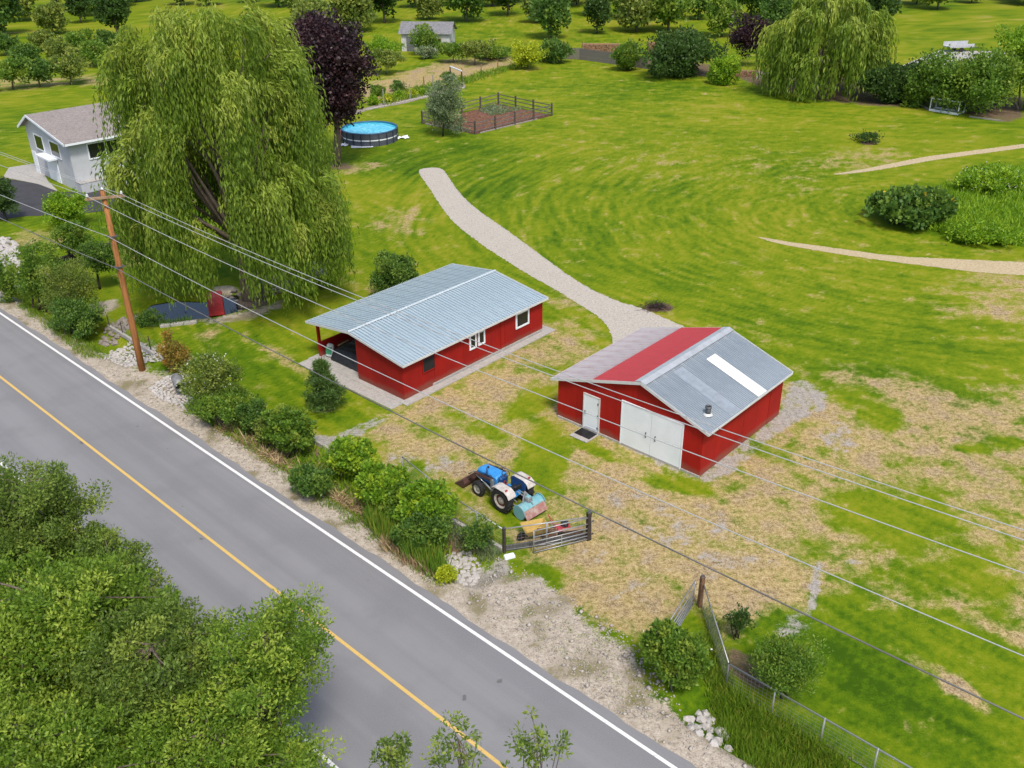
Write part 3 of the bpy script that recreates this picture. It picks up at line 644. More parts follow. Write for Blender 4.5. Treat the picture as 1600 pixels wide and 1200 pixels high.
for k in range(12): m.box((-.28 + k * .051, 0, .02), (.026, .9, .01))
m.build('mat_rib', BLACK, mt)

# the pale house by the driveway
HA, HB, HC = np.array([-46.63, 91.31]), np.array([-39.6, 84.1]), np.array([-35.3, 87.3])
hx = (HB - HA) / np.linalg.norm(HB - HA); hL = np.linalg.norm(HB - HA); hy_ = np.array([-hx[1], hx[0]]); hW = 8.5
house = thing('pale_house', 'pale grey two storey house with brown shingle roof beside dark driveway', 'house', (HA[0], HA[1], 0), math.atan2(hx[1], hx[0]))
SIDING = M_('pale_siding', (.50, .52, .55), .7, var=.06, scale=.8); SHING = stone_mat('shingles', (.15, .125, .115), (.235, .205, .19), (.31, .28, .26), 4)
e0, e1, rdg, rx_ = 4.55, 4.5, 5.75, 2.4
m = MB(); m.add([(0, 0, 0), (hL, 0, 0), (hL, hW, 0), (0, hW, 0), (0, 0, e0), (hL, 0, e1), (hL, hW, e1), (0, hW, e0), (rx_, 0, rdg), (rx_, hW, rdg)], [(0, 1, 5, 8, 4), (1, 2, 6, 5), (2, 3, 7, 9, 6), (3, 0, 4, 7)]); m.build('wall', SIDING, house)
def hr(x): return e0 + (rdg - e0) * x / rx_ if x < rx_ else rdg - (rdg - e1) * (x - rx_) / (hL - rx_)
def roof_slab(x0, x1, y0, y1, zf, th=.14):
    vs = []
    for z in (.02, th): 
        for x, y in ((x0, y0), (x1, y0), (x1, y1), (x0, y1)): vs.append((x, y, zf(x) + z))
    return vs, [(3, 2, 1, 0), (4, 5, 6, 7), (0, 1, 5, 4), (1, 2, 6, 5), (2, 3, 7, 6), (3, 0, 4, 7)]
k0 = lambda x: e0 + (rdg - e0) * x / rx_; k1 = lambda x: rdg - (rdg - e1) * (x - rx_) / (hL - rx_)
MB().add(*roof_slab(-.6, rx_, -.5, hW + .4, k0)).build('roof', SHING, house); MB().add(*roof_slab(rx_, hL + .6, -.5, hW + .4, k1)).build('roof', SHING, house)
m = MB(); m.bar((-.6, -.52, k0(-.6) + .03), (rx_, -.52, rdg + .03), .05, .22); m.bar((rx_, -.52, rdg + .03), (hL + .6, -.52, k1(hL + .6) + .03), .05, .22); m.build('barge_board', WHITE, house)
MB().box((hL + .62, hW / 2, k1(hL + .6) + .02), (.06, hW + .9, .18)).build('gutter', WHITE, house)
framed_window(house, 1.9, 4.0, 2.55, 4.05, 0, -1, WHITE, .12); framed_window(house, 5.6, 7.9, 2.55, 4.05, 0, -1, WHITE, .12)
framed_window(house, 1.6, 4.9, 2.65, 4.15, hL, 1, WHITE, .12, 1, axis='y'); framed_window(house, 2.4, 3.4, .6, 1.6, hL, 1, WHITE, .1, 0, axis='y'); framed_window(house, 3.6, 4.6, .6, 1.6, hL, 1, WHITE, .1, 0, axis='y')
MB().box((5.2, -.06, 1.15), (2.6, .08, 2.2)).build('garage_door', WHITE, house); MB().box((5.2, -.45, 2.42), (3.2, .9, .14)).build('canopy', WHITE, house)
m = MB(); m.box((hL + .5, 2.2, .45), (1.0, 4.4, .9)); m.build('porch_base', SIDING, house); MB().box((hL + .5, 2.2, .93), (1.06, 4.46, .05)).build('porch_deck', CONC, house)
MB().box((.8, -.05, 1.05), (.95, .06, 2.1)).build('front_door', WHITE, house)
# ------------------------------------------------------------------ plants
BARK = M_('bark_grey', (0.16, 0.125, 0.10), .95, var=.3, scale=5, stretch=(2, 2, .5), bump=.5)
BARK_D = M_('bark_dark', (0.06, 0.045, 0.035), .95, var=.3, scale=5, stretch=(2, 2, .5))
BARK_P = M_('bark_pale', (0.30, 0.26, 0.21), .95, var=.25, scale=5, stretch=(2, 2, .5))
LF = dict(
    mid=leaf_mat('leaf_mid', (0.065, 0.143, 0.016), (0.194, 0.326, 0.034), (0.295, 0.364, 0.046)),
    near=leaf_mat('leaf_near', (0.070, 0.145, 0.013), (0.275, 0.420, 0.045), (0.42, 0.50, 0.070), .4),
    nearG=leaf_mat('leaf_near_grey', (0.066, 0.122, 0.018), (0.250, 0.355, 0.062), (0.35, 0.42, 0.070), .4),
    bright=leaf_mat('leaf_bright', (0.101, 0.217, 0.012), (0.287, 0.465, 0.022), (0.388, 0.527, 0.031)),
    vine=leaf_mat('leaf_vine', (0.085, 0.194, 0.014), (0.271, 0.449, 0.028), (0.419, 0.527, 0.034)),
    dark=leaf_mat('leaf_dark', (0.031, 0.074, 0.016), (0.096, 0.178, 0.031)),
    shrub=leaf_mat('leaf_shrub', (0.046, 0.109, 0.019), (0.139, 0.256, 0.039), (0.217, 0.326, 0.046)),
    silver=leaf_mat('leaf_silver', (0.093, 0.143, 0.062), (0.279, 0.349, 0.186), (0.341, 0.388, 0.186)),
    willow=leaf_mat('leaf_willow', (0.070, 0.140, 0.012), (0.265, 0.370, 0.038), (0.44, 0.50, 0.085), .4),
    plum=leaf_mat('leaf_plum', (0.020, 0.012, 0.016), (0.060, 0.032, 0.040), (0.085, 0.035, 0.040), .2, .4),
    pine=leaf_mat('leaf_pine', (0.040, 0.093, 0.019), (0.132, 0.225, 0.043), None, .15),
    olive=leaf_mat('leaf_olive', (0.085, 0.135, 0.022), (0.250, 0.330, 0.055), (0.36, 0.39, 0.075)),
    rust=leaf_mat('leaf_rust', (0.171, 0.132, 0.028), (0.372, 0.310, 0.054), (0.465, 0.232, 0.046)),
    yellow=leaf_mat('leaf_yellow', (0.248, 0.310, 0.016), (0.512, 0.589, 0.031), (0.620, 0.620, 0.031)),
    straw=leaf_mat('leaf_straw', (0.24, 0.165, 0.085), (0.60, 0.47, 0.28), (0.36, 0.235, 0.15), .15, .9),
    grass=leaf_mat('leaf_grass', (0.078, 0.178, 0.012), (0.240, 0.372, 0.025), (0.372, 0.372, 0.062)),
    reed=leaf_mat('leaf_reed', (0.078, 0.186, 0.016), (0.186, 0.333, 0.031), (0.434, 0.388, 0.062)),
    petal=leaf_mat('petal_yellow', (0.60, 0.36, 0.01), (0.75, 0.50, 0.02)),
    white=leaf_mat('petal_white', (0.60, 0.62, 0.52), (0.80, 0.80, 0.72)))
def unit(n):
    v = rng.normal(size=(n, 3)); return v / np.linalg.norm(v, axis=1, keepdims=True)
def leaf_quads(P, D, L, Wd, fold=0.25):
    """one bent rhombus per leaf: P base, D direction, L length, Wd half width"""
    n = len(P); S = np.cross(D, unit(n)); S /= np.linalg.norm(S, axis=1, keepdims=True) + 1e-9
    N = np.cross(S, D); L = np.broadcast_to(np.asarray(L, float), (n,))[:, None]; Wd = np.broadcast_to(np.asarray(Wd, float), (n,))[:, None]
    V = np.empty((n, 4, 3)); V[:, 0] = P; V[:, 1] = P + D * L * .45 + S * Wd + N * Wd * fold; V[:, 2] = P + D * L; V[:, 3] = P + D * L * .45 - S * Wd + N * Wd * fold
    return V.reshape(-1, 3), np.arange(4 * n).reshape(-1, 4)
def leaf_obj(name, parent, P, D, L, Wd, mat, tint, clump, fold=.25):
    V, Fq = leaf_quads(P, D, L, Wd, fold)
    return link(name, np_mesh(name, V, Fq, mat, False, attrs={'tint': ('FACE', np.clip(tint, 0, 1)), 'clump': ('FACE', clump)}), parent)
def clumped(cs, rc, per, L, wfrac=.28, flat=.75, up=.35, drop=0.0):
    """leaves gathered in clumps about the centres cs"""
    k = len(cs); rc = np.broadcast_to(np.asarray(rc, float), (k,)); n = k * per; idx = np.repeat(np.arange(k), per)
    o = unit(n) * (rng.random(n) ** .45)[:, None] * rc[idx][:, None]; o[:, 2] *= flat
    P = cs[idx] + o; D = o / (np.linalg.norm(o, axis=1, keepdims=True) + 1e-6) * .8 + unit(n) * .9 + np.array([0, 0, up - drop]); D /= np.linalg.norm(D, axis=1, keepdims=True)
    ct = rng.random(k); tint = .45 + .28 * rng.normal(size=n) * .8 + .35 * (ct[idx] - .5)
    Ls = L * rng.uniform(.65, 1.25, n)
    return P, D, Ls, Ls * wfrac, tint, ct[idx]
def crown_points(k, radii, shape='round', hollow=.45, lump=.28):
    d = unit(k); 
    if shape == 'dome': d[:, 2] = np.abs(d[:, 2]) * 1.0 - .18
    r = rng.random(k) ** hollow
    ph = rng.random(4) * 6.28
    m = 1 + lump * (np.sin(3 * d[:, 0] + ph[0]) * np.cos(2.5 * d[:, 1] + ph[1]) + .6 * np.sin(5 * d[:, 2] + 4 * d[:, 0] + ph[2]))
    p = d * (r * m)[:, None]
    if shape == 'cone':
        z = rng.random(k) ** 1.25 * 2 - 1; a = rng.random(k) * 2 * PI; rr = (1 - (z + 1) / 2 * .96) ** .85 * 1.12 * rng.random(k) ** .4 * (1 + .22 * np.sin(z * 11 + 2 * a)) * .95; p = np.stack([rr * np.cos(a), rr * np.sin(a), z], -1)
    return p * np.asarray(radii)
def limb(mb, a, b, r0, r1, bend=.12, n=5):
    a, b = np.asarray(a, float), np.asarray(b, float); L = np.linalg.norm(b - a); o = rng.normal(size=3) * L * bend
    pts = [a + (b - a) * t + o * 4 * t * (1 - t) * .5 + np.array([0, 0, L * .06]) * math.sin(PI * t) for t in np.linspace(0, 1, n)]
    mb.tube(pts, [r0 + (r1 - r0) * t for t in np.linspace(0, 1, n)], 6)
    return pts
def crown_frame(base, bbox):
    """crown centre and radii from its outline in the picture, at the distance of its base"""
    u0, v0, u1, v1 = bbox; uc, vc = (u0 + u1) / 2, (v0 + v1) / 2
    a, z = 0.0, 3.0
    for _ in range(30):
        p = px([base[0] + a, base[1], z]); q1 = px([base[0] + a + .01, base[1], z]); q2 = px([base[0] + a, base[1], z + .01])
        J = np.array([(q1 - p) / .01, (q2 - p) / .01]).T; s = np.linalg.solve(J, np.array([uc, vc]) - p); a += s[0]; z += s[1]
    c = np.array([base[0] + a, base[1], z]); sc = F_PX / depth(c); th = math.atan2(CAM_H - z, math.hypot(c[0], c[1]))
    rx = (u1 - u0) / 2 / sc; hv = (v1 - v0) / 2 / sc
    rz = math.sqrt(max(hv * hv - (rx * math.sin(th)) ** 2, (hv * .55) ** 2)) / math.cos(th)
    return c, rx, rz
def plant(name, label, cat, foot, bbox, leaf, clumps, per, L, trunk_r=.12, bark=None, shape='round', group=None, stems=0, rcf=.30, wfrac=.28, hollow=.45, up=.35, drop=0.0, lump=.36, limbs=9, extra=None, lean=None, ydepth=.9, flat=.75):
    base = G(*foot) if not isinstance(foot, np.ndarray) else foot
    c, rx, rz = crown_frame(base, bbox)
    root = thing(name, label, cat, tuple(base), 0, group); o = np.array(base)
    cs = crown_points(clumps, (rx * .82, rx * .82 * ydepth, rz * .82), shape, hollow, lump) + (c - o)
    cs[:, 2] = np.maximum(cs[:, 2], L * .5)
    rc = rcf * (rx * rx * rz) ** (1 / 3) * rng.uniform(.6, 1.35, clumps)
    P, D, Ls, Ws, tint, ct = clumped(cs, rc, per, L, wfrac, flat, up, drop)
    # loose shoots that break the outline
    ks = max(6, clumps // 3); d = unit(ks); d[:, 2] = np.abs(d[:, 2]) * .9 - .1; sh = d * rng.uniform(.85, 1.16, (ks, 1)) * np.array([rx, rx * ydepth, rz]) + (c - o)
    if shape == 'cone': sh = sh[:0]
    if len(sh):
        sh[:, 2] = np.maximum(sh[:, 2], L * .5); q = clumped(sh, .10 * (rx * rx * rz) ** (1 / 3) * np.ones(ks), max(6, per // 6), L, wfrac, 1.7, up + .5, drop)
        P, D, Ls, Ws, tint, ct = [np.concatenate([a, b]) for a, b in zip((P, D, Ls, Ws, tint, ct), q)]
    P[:, 2] = np.maximum(P[:, 2], 0.02)
    leaf_obj('crown', root, P, D, Ls, Ws, LF[leaf], tint, ct)
    mb = MB(); bark = bark or BARK
    ctr = c - o; sel = rng.permutation(clumps)[:limbs]
    if stems == 0:
        top = np.array([ctr[0] * .8, ctr[1], ctr[2] + rz * .35]); mids = limb(mb, (0, 0, -.08), top, trunk_r, trunk_r * .25, .05, 7)
        for i in sel: limb(mb, mids[rng.integers(2, 6)] if ctr[2] - rz > .4 else mids[rng.integers(1, 5)], cs[i], trunk_r * .42, trunk_r * .10, .1)
        mb.build('trunk', bark, root, True)
    else:
        for i in sel[:stems]:
            b = np.array([rng.normal(0, rx * .15), rng.normal(0, rx * .15), -.05]); limb(mb, b, cs[i], trunk_r, trunk_r * .3, .1)
        mb.build('stem', bark, root, True)
    if extra:
        mat, n, l = extra; k = rng.integers(0, len(P), n); d = P[k] - ctr; d /= np.linalg.norm(d, axis=1, keepdims=True)
        leaf_obj('blossom', root, P[k] + d * .15 * rx, unit(n) * .6 + d * .6, l, l * .5, LF[mat], rng.random(n), rng.random(n))
    return root
# --- the weeping willows
def willow(label, foot, bbox, boughs, sub, per, seglen, trunk_r, floor=1.2, group=None, leafL=.26, wind=0.0, ydep=.75, lens=(2.5, 7.5)):
    base = G(*foot); u0, v0, u1, v1 = bbox; c, rx, rz = crown_frame(base, (u0, v0, u1, v1)); root = thing('weeping_willow', label, 'tree', tuple(base), 0, group)
    o = np.array(base); ctr = c - o; mb = MB(); Pn = []; Dn = []; Tn = []; Cn = []
    top = height_to(base, v0); zb = floor + (top - floor) * .22
    fork = np.array([ctr[0] * .4, .3, zb * .7])
    limb(mb, (0, 0, -.15), fork, trunk_r * 1.25, trunk_r * .8, .03); mb.tube([(0, 0, -.1), (0, 0, .3)], [trunk_r * 1.7, trunk_r * 1.25], 10)
    for j in range(boughs):
        h = rng.random() ** .62; a = j * 2.39996 + rng.normal() * .15
        if j < boughs // 4: h = .05 + .38 * rng.random()          # the lowest boughs stand evenly round the trunk
        prof = 1.0 if h < .55 else math.sqrt(max(0.0, 1 - ((h - .55) / .47) ** 2)) * .98 + .02
        rr = prof * rng.uniform(.45 if j >= boughs // 4 else .7, 1.0) ** .5 * rng.uniform(.80, 1.0)
        z = zb + h * (top - zb); lean_x = ctr[0] * min(1.0, z / max(ctr[2], 1))
        bt = np.array([lean_x + rx * rr * math.cos(a), rx * ydep * rr * math.sin(a), z])
        if j % 3 == 0: limb(mb, fork, fork + (bt - fork) * .90, trunk_r * .26, .03, .10, 6)
        outd = np.array([math.cos(a), math.sin(a) , 0]) * (.35 + .65 * rr); cl = rng.random(); br = rng.normal() * .13; blen = rng.uniform(*lens)
        for q in range(sub):
            tip = bt + rng.normal(size=3) * np.array([.062 * rx, .062 * rx, .045 * rx]); tip += outd * rng.uniform(-.06, .10) * rx
            for w in range(per):
                off = rng.normal(size=3) * .030 * rx; p0 = tip + off; oo = outd * 1.0 + rng.normal(size=3) * .32; oo[2] = 0; oo += np.array([wind, 0, 0])
                fl = floor + abs(rng.normal(0, 1.0)); Ls = min(blen * rng.uniform(.45, 1.1), max(.8, p0[2] - fl)); n = max(5, int(Ls / seglen)); tt = np.linspace(0, 1, n)
                sp = (1 - np.exp(-3.5 * tt)) * min(1.3, Ls * .22) * rng.uniform(.6, 1.1)
                S = p0[None] + oo[None] * sp[:, None]; S[:, 2] += .45 * np.sin(np.minimum(tt * 6, PI)) - Ls * tt ** 1.12; S += rng.normal(size=S.shape) * .04
                S[:, 2] = np.maximum(S[:, 2], .4)
                d = np.gradient(S, axis=0); d /= np.linalg.norm(d, axis=1, keepdims=True) + 1e-9; d = d + unit(n) * .40 + np.array([0, 0, -.2])
                Pn.append(S); Dn.append(d / np.linalg.norm(d, axis=1, keepdims=True)); Tn.append(np.clip(.45 + .20 * rng.normal(size=n) + br + .14 * rng.normal() + .22 * (tt < .25), 0, 1)); Cn.append(np.where(tt < .45, .45 + .55 * cl, .3 * cl))
    P = np.concatenate(Pn); D = np.concatenate(Dn); n = len(P); L = leafL * rng.uniform(.7, 1.3, n)
    leaf_obj('crown', root, P, D, L, L * .13, LF['willow'], np.concatenate(Tn), np.concatenate(Cn)); mb.build('trunk', BARK, root, True)
    return root
willow('huge weeping willow with curtains of hanging branches beside the pond', (396, 472), (186, 12, 514, 448), 128, 5, 15, .27, .70, 1.6, leafL=.34, wind=.15)
willow('weeping willow hanging over the bare strip behind the far lawn', (1290, 148), (1202, -10, 1376, 160), 84, 4, 11, .5, .5, .8, leafL=.66, lens=(3, 9))

# --- single trees and shrubs of the lawn
plant('plum_tree', 'dark purple leaved plum tree beside the round pool', 'tree', (528, 259), (440, 16, 582, 200), 'plum', 230, 190, .30, .42, BARK, rcf=.26, wfrac=.36, lump=.2, up=.1, hollow=.38)
plant('garden_tree', 'small grey green tree standing by the rail fenced vegetable plot', 'tree', (692, 213), (660, 122, 724, 210), 'silver', 95, 110, .22, .11, BARK_D, shape='round', rcf=.30, up=.5, hollow=.5)
plant('lawn_sapling', 'thin bright sapling alone on the grass near the big willow', 'sapling', (534, 352), (519, 298, 549, 350), 'bright', 26, 26, .16, .03, BARK, rcf=.28, wfrac=.18, up=.8, stems=4, limbs=4)
plant('round_shrub', 'dense dark green shrub behind the long shed', 'shrub', (622, 462), (583, 392, 658, 470), 'shrub', 120, 120, .17, .06, BARK_D, stems=6, rcf=.26)
plant('pine_tree', 'young pine tree beside the corner of the long shed', 'tree', (502, 641), (466, 556, 542, 644), 'pine', 100, 100, .20, .09, BARK_D, shape='cone', rcf=.19, wfrac=.10, up=.7, limbs=26, lump=.3)
plant('tree_stump_sprout', 'low sprouting stump with dark leaves alone on the far lawn', 'shrub', (1358, 223), (1330, 203, 1386, 225), 'dark', 26, 40, .22, .06, BARK_D, stems=5, rcf=.24, flat=.6)
plant('leafy_bush', 'broad bush of large dark leaves with a few yellow flowers at the weedy island', 'bush', (1418, 350), (1362, 294, 1480, 362), 'shrub', 150, 90, .36, .05, BARK_D, stems=6, rcf=.26, wfrac=.42, extra=('petal', 60, .30), shape='dome')
plant('pale_bush', 'mound of pale green blossom at the back of the weedy island', 'bush', (1545, 300), (1490, 258, 1600, 304), 'bright', 110, 90, .26, .05, BARK_D, stems=5, rcf=.26, extra=('white', 220, .12), shape='dome')
plant('wild_bush', 'low wild bush at the near edge of the weedy island', 'bush', (1540, 378), (1480, 346, 1600, 384), 'bright', 80, 90, .24, .04, BARK_D, stems=5, rcf=.28, shape='dome')
# --- bottom right, by the mesh fence
plant('fence_bush', 'full green bush growing against the open tube gate by the entrance', 'bush', (1052, 1066), (1004, 974, 1102, 1070), 'mid', 150, 110, .15, .04, BARK, stems=8, rcf=.26, extra=('white', 30, .09))
plant('forked_sapling', 'small fruit sapling with two bare forked stems inside the mesh fence', 'sapling', (1150, 996), (1132, 944, 1184, 992), 'dark', 22, 34, .13, .03, BARK_D, rcf=.30, stems=5, limbs=5)
plant('airy_shrub', 'airy light green shrub spreading behind the mesh fence', 'shrub', (1228, 1080), (1166, 988, 1286, 1086), 'mid', 120, 60, .13, .05, BARK_D, stems=9, rcf=.30, wfrac=.2, up=.6)
# --- along the ditch, from the pond end to the entrance
plant('rusty_hedge_shrub', 'low rusty yellow shrub by the wire fence posts', 'shrub', (278, 580), (246, 526, 296, 584), 'rust', 70, 80, .14, .03, BARK, stems=5, rcf=.28)
plant('flowering_shrub', 'pale flowering shrub behind the white rock pile with the culvert', 'shrub', (335, 640), (284, 544, 372, 640), 'olive', 120, 80, .15, .04, BARK, stems=8, rcf=.26, extra=('white', 160, .09))
plant('hedge_shrub', 'broad dark green shrub beside the culvert rocks', 'shrub', (352, 662), (298, 604, 402, 664), 'mid', 130, 120, .15, .04, BARK, stems=8, rcf=.26, shape='dome')
plant('hedge_shrub', 'small rounded shrub between the culvert shrub and the glossy shrub', 'shrub', (398, 676), (372, 622, 424, 680), 'shrub', 70, 100, .15, .04, BARK, stems=6, rcf=.28)
plant('glossy_shrub', 'dense glossy bright green shrub near the kerb end by the small pine', 'shrub', (450, 706), (414, 634, 488, 708), 'mid', 120, 130, .17, .04, BARK, stems=8, rcf=.25, wfrac=.36)
plant('ditch_clump', 'dark grassy clump between dry straw heaps in the ditch', 'shrub', (486, 774), (452, 728, 522, 778), 'shrub', 70, 110, .16, .03, BARK, stems=5, rcf=.28, shape='dome')
plant('vine_thicket', 'yellow green thicket at the kerb end of the ditch', 'thicket', (545, 742), (512, 682, 586, 748), 'vine', 100, 120, .17, .03, BARK, stems=6, rcf=.26, wfrac=.4)
plant('vine_thicket', 'middle thicket of vines leaning over the ditch', 'thicket', (615, 790), (560, 724, 640, 790), 'vine', 110, 110, .17, .03, BARK, stems=7, rcf=.24, wfrac=.4)
plant('vine_thicket', 'tallest vine thicket facing the tractor bucket', 'thicket', (665, 836), (622, 752, 706, 838), 'vine', 130, 120, .17, .03, BARK, stems=8, rcf=.23, wfrac=.4)
plant('vine_thicket', 'dark leafy thicket behind the reeds near the white rocks', 'thicket', (664, 858), (618, 790, 702, 862), 'shrub', 110, 110, .16, .03, BARK, stems=7, rcf=.24, wfrac=.36)
plant('vine_thicket', 'low ragged vine growth filling the gap between the middle and tallest thickets', 'thicket', (622, 806), (586, 752, 660, 812), 'mid', 70, 90, .16, .03, BARK, stems=6, rcf=.30, wfrac=.36, lump=.5)
plant('vine_thicket', 'low trailing growth on the yard side of the tallest thicket', 'thicket', (690, 818), (650, 760, 716, 822), 'vine', 60, 80, .15, .03, BARK, stems=6, rcf=.30, wfrac=.36, lump=.5)
plant('hedge_shrub', 'low ragged shrub joining the glossy shrub to the small rounded shrub', 'shrub', (420, 694), (396, 652, 444, 698), 'olive', 50, 80, .14, .03, BARK, stems=6, rcf=.32, lump=.5)
plant('weed_clump', 'bushy weed growing along the wire fence by the corner post', 'weed', (748, 862), (716, 812, 776, 866), 'shrub', 34, 50, .13, .02, BARK, stems=5, rcf=.28)
plant('yellow_weed', 'bright yellow green weed at the foot of the reeds', 'weed', (700, 910), (682, 884, 714, 914), 'yellow', 40, 60, .12, .02, BARK, stems=4, rcf=.32)
# --- left of the pole
plant('bright_tree', 'bright round green tree in front of the dark driveway', 'tree', (104, 356), (68, 292, 138, 362), 'bright', 130, 120, .17, .08, BARK_D, rcf=.26, wfrac=.34)
plant('crab_tree', 'spreading green tree with a dark forked trunk below the bright round tree', 'tree', (105, 414), (82, 346, 146, 402), 'mid', 90, 110, .16, .12, BARK_D, rcf=.27)
plant('small_tree', 'small dark leaved tree with a straight trunk near the pond bank', 'tree', (156, 452), (124, 374, 184, 426), 'shrub', 90, 100, .15, .10, BARK_D, rcf=.28)
plant('edge_tree', 'dark narrow tree at the end of the driveway', 'tree', (10, 346), (-22, 276, 24, 340), 'dark', 80, 100, .17, .10, BARK_D, rcf=.28)
plant('tangled_shrub', 'big tangled green shrub at the pale stone bank by the road', 'shrub', (62, 478), (18, 374, 106, 486), 'mid', 170, 120, .16, .06, BARK, stems=9, rcf=.25)
plant('tangled_shrub', 'loose olive shrub among the roadside bushes near the pole', 'shrub', (118, 500), (68, 396, 152, 500), 'olive', 130, 90, .13, .05, BARK, stems=9, rcf=.28, wfrac=.2)
plant('tangled_shrub', 'dark shrub at the road verge below the olive shrub', 'shrub', (122, 520), (76, 462, 162, 524), 'shrub', 110, 110, .15, .05, BARK, stems=7, rcf=.26)
plant('roadside_weed', 'low green weeds on the verge at the far end of the road', 'weed', (16, 470), (-16, 400, 32, 474), 'mid', 70, 90, .15, .03, BARK, stems=5, rcf=.28)
plant('juniper', 'flat juniper on the lawn side of the pond steps', 'shrub', (476, 460), (450, 442, 496, 462), 'bright', 50, 70, .12, .03, BARK, stems=4, rcf=.3, flat=.5, shape='dome')
plant('juniper', 'flat juniper beside the pale paving at the pond steps', 'shrub', (505, 448), (486, 430, 524, 450), 'bright', 40, 70, .12, .03, BARK, stems=4, rcf=.3, flat=.5, shape='dome')
plant('pond_reed', 'dark bushy growth at the road end of the pond', 'shrub', (240, 508), (208, 482, 256, 512), 'shrub', 50, 60, .14, .03, BARK, stems=6, rcf=.28, wfrac=.16, up=.8)

# --- the row behind the far lawn
plant('boundary_shrub', 'rounded green shrub against the far wooden fence', 'shrub', (977, 110), (956, 66, 1004, 112), 'mid', 100, 70, .34, .08, BARK_D, stems=5, rcf=.27)
plant('boundary_bush', 'wide dark green bush overhanging the far wooden fence', 'bush', (1072, 118), (1004, 46, 1128, 118), 'dark', 170, 100, .40, .12, BARK_D, stems=7, rcf=.25, wfrac=.36)
plant('boundary_shrub', 'bright shrub beside the log pile', 'shrub', (1130, 132), (1108, 88, 1158, 134), 'bright', 90, 70, .32, .07, BARK_D, stems=5, rcf=.27)
plant('dark_tree', 'dark crowned tree with bare trunk beyond the log pile', 'tree', (1184, 104), (1140, 20, 1206, 84), 'plum', 90, 70, .36, .16, BARK_D, rcf=.27)
plant('lime_tree', 'small bright lime green tree at the far corner of the lawn', 'tree', (825, 108), (796, 64, 852, 102), 'yellow', 80, 80, .30, .08, BARK, rcf=.27)
plant('boundary_shrub', 'upright shrub between the ivy hedge and the cold frame', 'shrub', (1436, 166), (1412, 114, 1462, 168), 'mid', 80, 70, .32, .08, BARK_D, stems=5, rcf=.27)
plant('boundary_bush', 'large loose pale green bush behind the cold frame', 'bush', (1535, 172), (1440, 76, 1598, 176), 'mid', 220, 100, .36, .14, BARK_P, stems=9, rcf=.23, wfrac=.34)
plant('boundary_bush', 'bright green tree top rising beside the loose pale bush', 'tree', (1600, 170), (1556, 40, 1680, 140), 'bright', 150, 90, .36, .14, BARK_P, stems=9, rcf=.25, wfrac=.34)
for i, (f, b, lb) in enumerate([((603, 116), (576, 78, 632, 106), 'apple tree with leaning trunk nearest the planting bed'), ((708, 98), (682, 66, 734, 90), 'apple tree in the mown orchard strip behind the goal frame'), ((742, 102), (722, 62, 768, 86), 'apple tree with two leaning stems in the orchard'), ((660, 86), (640, 40, 690, 82), 'leafy orchard tree in front of the white farm shed')]):
    plant('orchard_tree', lb, 'tree', f, b, 'mid' if i % 2 else 'olive', 60, 70, .32, .11, BARK, rcf=.28, group='orchard trees beyond the wire fence')
plant('corner_hedge', 'dense hedge closing the far corner beside the lime green tree', 'hedge', (868, 98), (838, 60, 892, 98), 'shrub', 90, 70, .34, .06, BARK_D, stems=5, rcf=.26)
plant('orchard_shrub', 'leafy undergrowth behind the plum tree toward the orchard', 'shrub', (598, 92), (566, 62, 630, 92), 'bright', 90, 70, .34, .06, BARK_D, stems=5, rcf=.26)
plant('orchard_shrub', 'low tangled greenery between white farm shed and apple trees', 'shrub', (770, 92), (730, 72, 806, 92), 'mid', 90, 60, .34, .06, BARK_D, stems=5, rcf=.26, shape='dome')
for i, (u, v, w, h) in enumerate([(20, 140, 34, 44), (62, 136, 30, 40), (110, 132, 40, 46), (-30, 146, 30, 40), (38, 104, 30, 30), (90, 100, 32, 32), (145, 104, 32, 34), (10, 86, 28, 28), (66, 80, 28, 28), (122, 82, 30, 30), (170, 78, 26, 26)]):
    plant('orchard_tree', ('mid green', 'dark green', 'dull olive')[i % 3] + ' orchard tree in the rows behind the pale house', 'tree', (u, v), (u - w * .75, v - h * 1.15, u + w * .75, v - h * .15), ('mid', 'shrub', 'olive')[i % 3], 50, 60, .38, .14, BARK, rcf=.30, group='orchard rows behind the pale house')

# --- trees on our side of the road, seen from above
def tall_tree(label, centre, z, rpx, leaf, clumps, per, L, sparse=.3, ydepth=.9, trunk_r=.14, zf=.85):
    c = at(*centre, z); sc = F_PX / depth(c); rx, rv = rpx[0] / sc, rpx[1] / sc
    base = np.array([c[0], c[1], float(gh(c[0], c[1]))]); root = thing('roadside_tree', label, 'tree', tuple(base))
    ctr = c - base; cs = crown_points(clumps, (rx, rv * ydepth, rv * zf), 'round', .5, .25) + ctr
    rc = sparse * (rx * rv * rv) ** (1 / 3) * rng.uniform(.6, 1.35, clumps)
    P, D, Ls, Ws, tint, ct = clumped(cs, rc, per, L, .24, .8, .35)
    leaf_obj('crown', root, P, D, Ls, Ws, LF[leaf], tint, ct, .35)
    mb = MB(); mids = limb(mb, (0, 0, -.2), ctr + np.array([0, 0, rv * .5]), trunk_r, trunk_r * .3, .04, 8)
    for i in rng.permutation(clumps)[:int(clumps * .4)]:
        a = mids[rng.integers(2, 8)]; pts = limb(mb, a, cs[i], trunk_r * .3, .010, .10, 5)
    mb.build('trunk', BARK, root, True); return root
tall_tree('airy grey green tree overhanging the far end of the near lane', (44, 800), 5.0, (98, 98), 'nearG', 200, 170, .13, .24)
tall_tree('lush bright green tree crown in the middle of the near roadside thicket', (80, 985), 4.6, (165, 135), 'near', 340, 190, .145, .20)
tall_tree('grey green crown reaching onto the near lane beside the lush crown', (176, 905), 4.0, (70, 66), 'nearG', 130, 150, .13, .24)
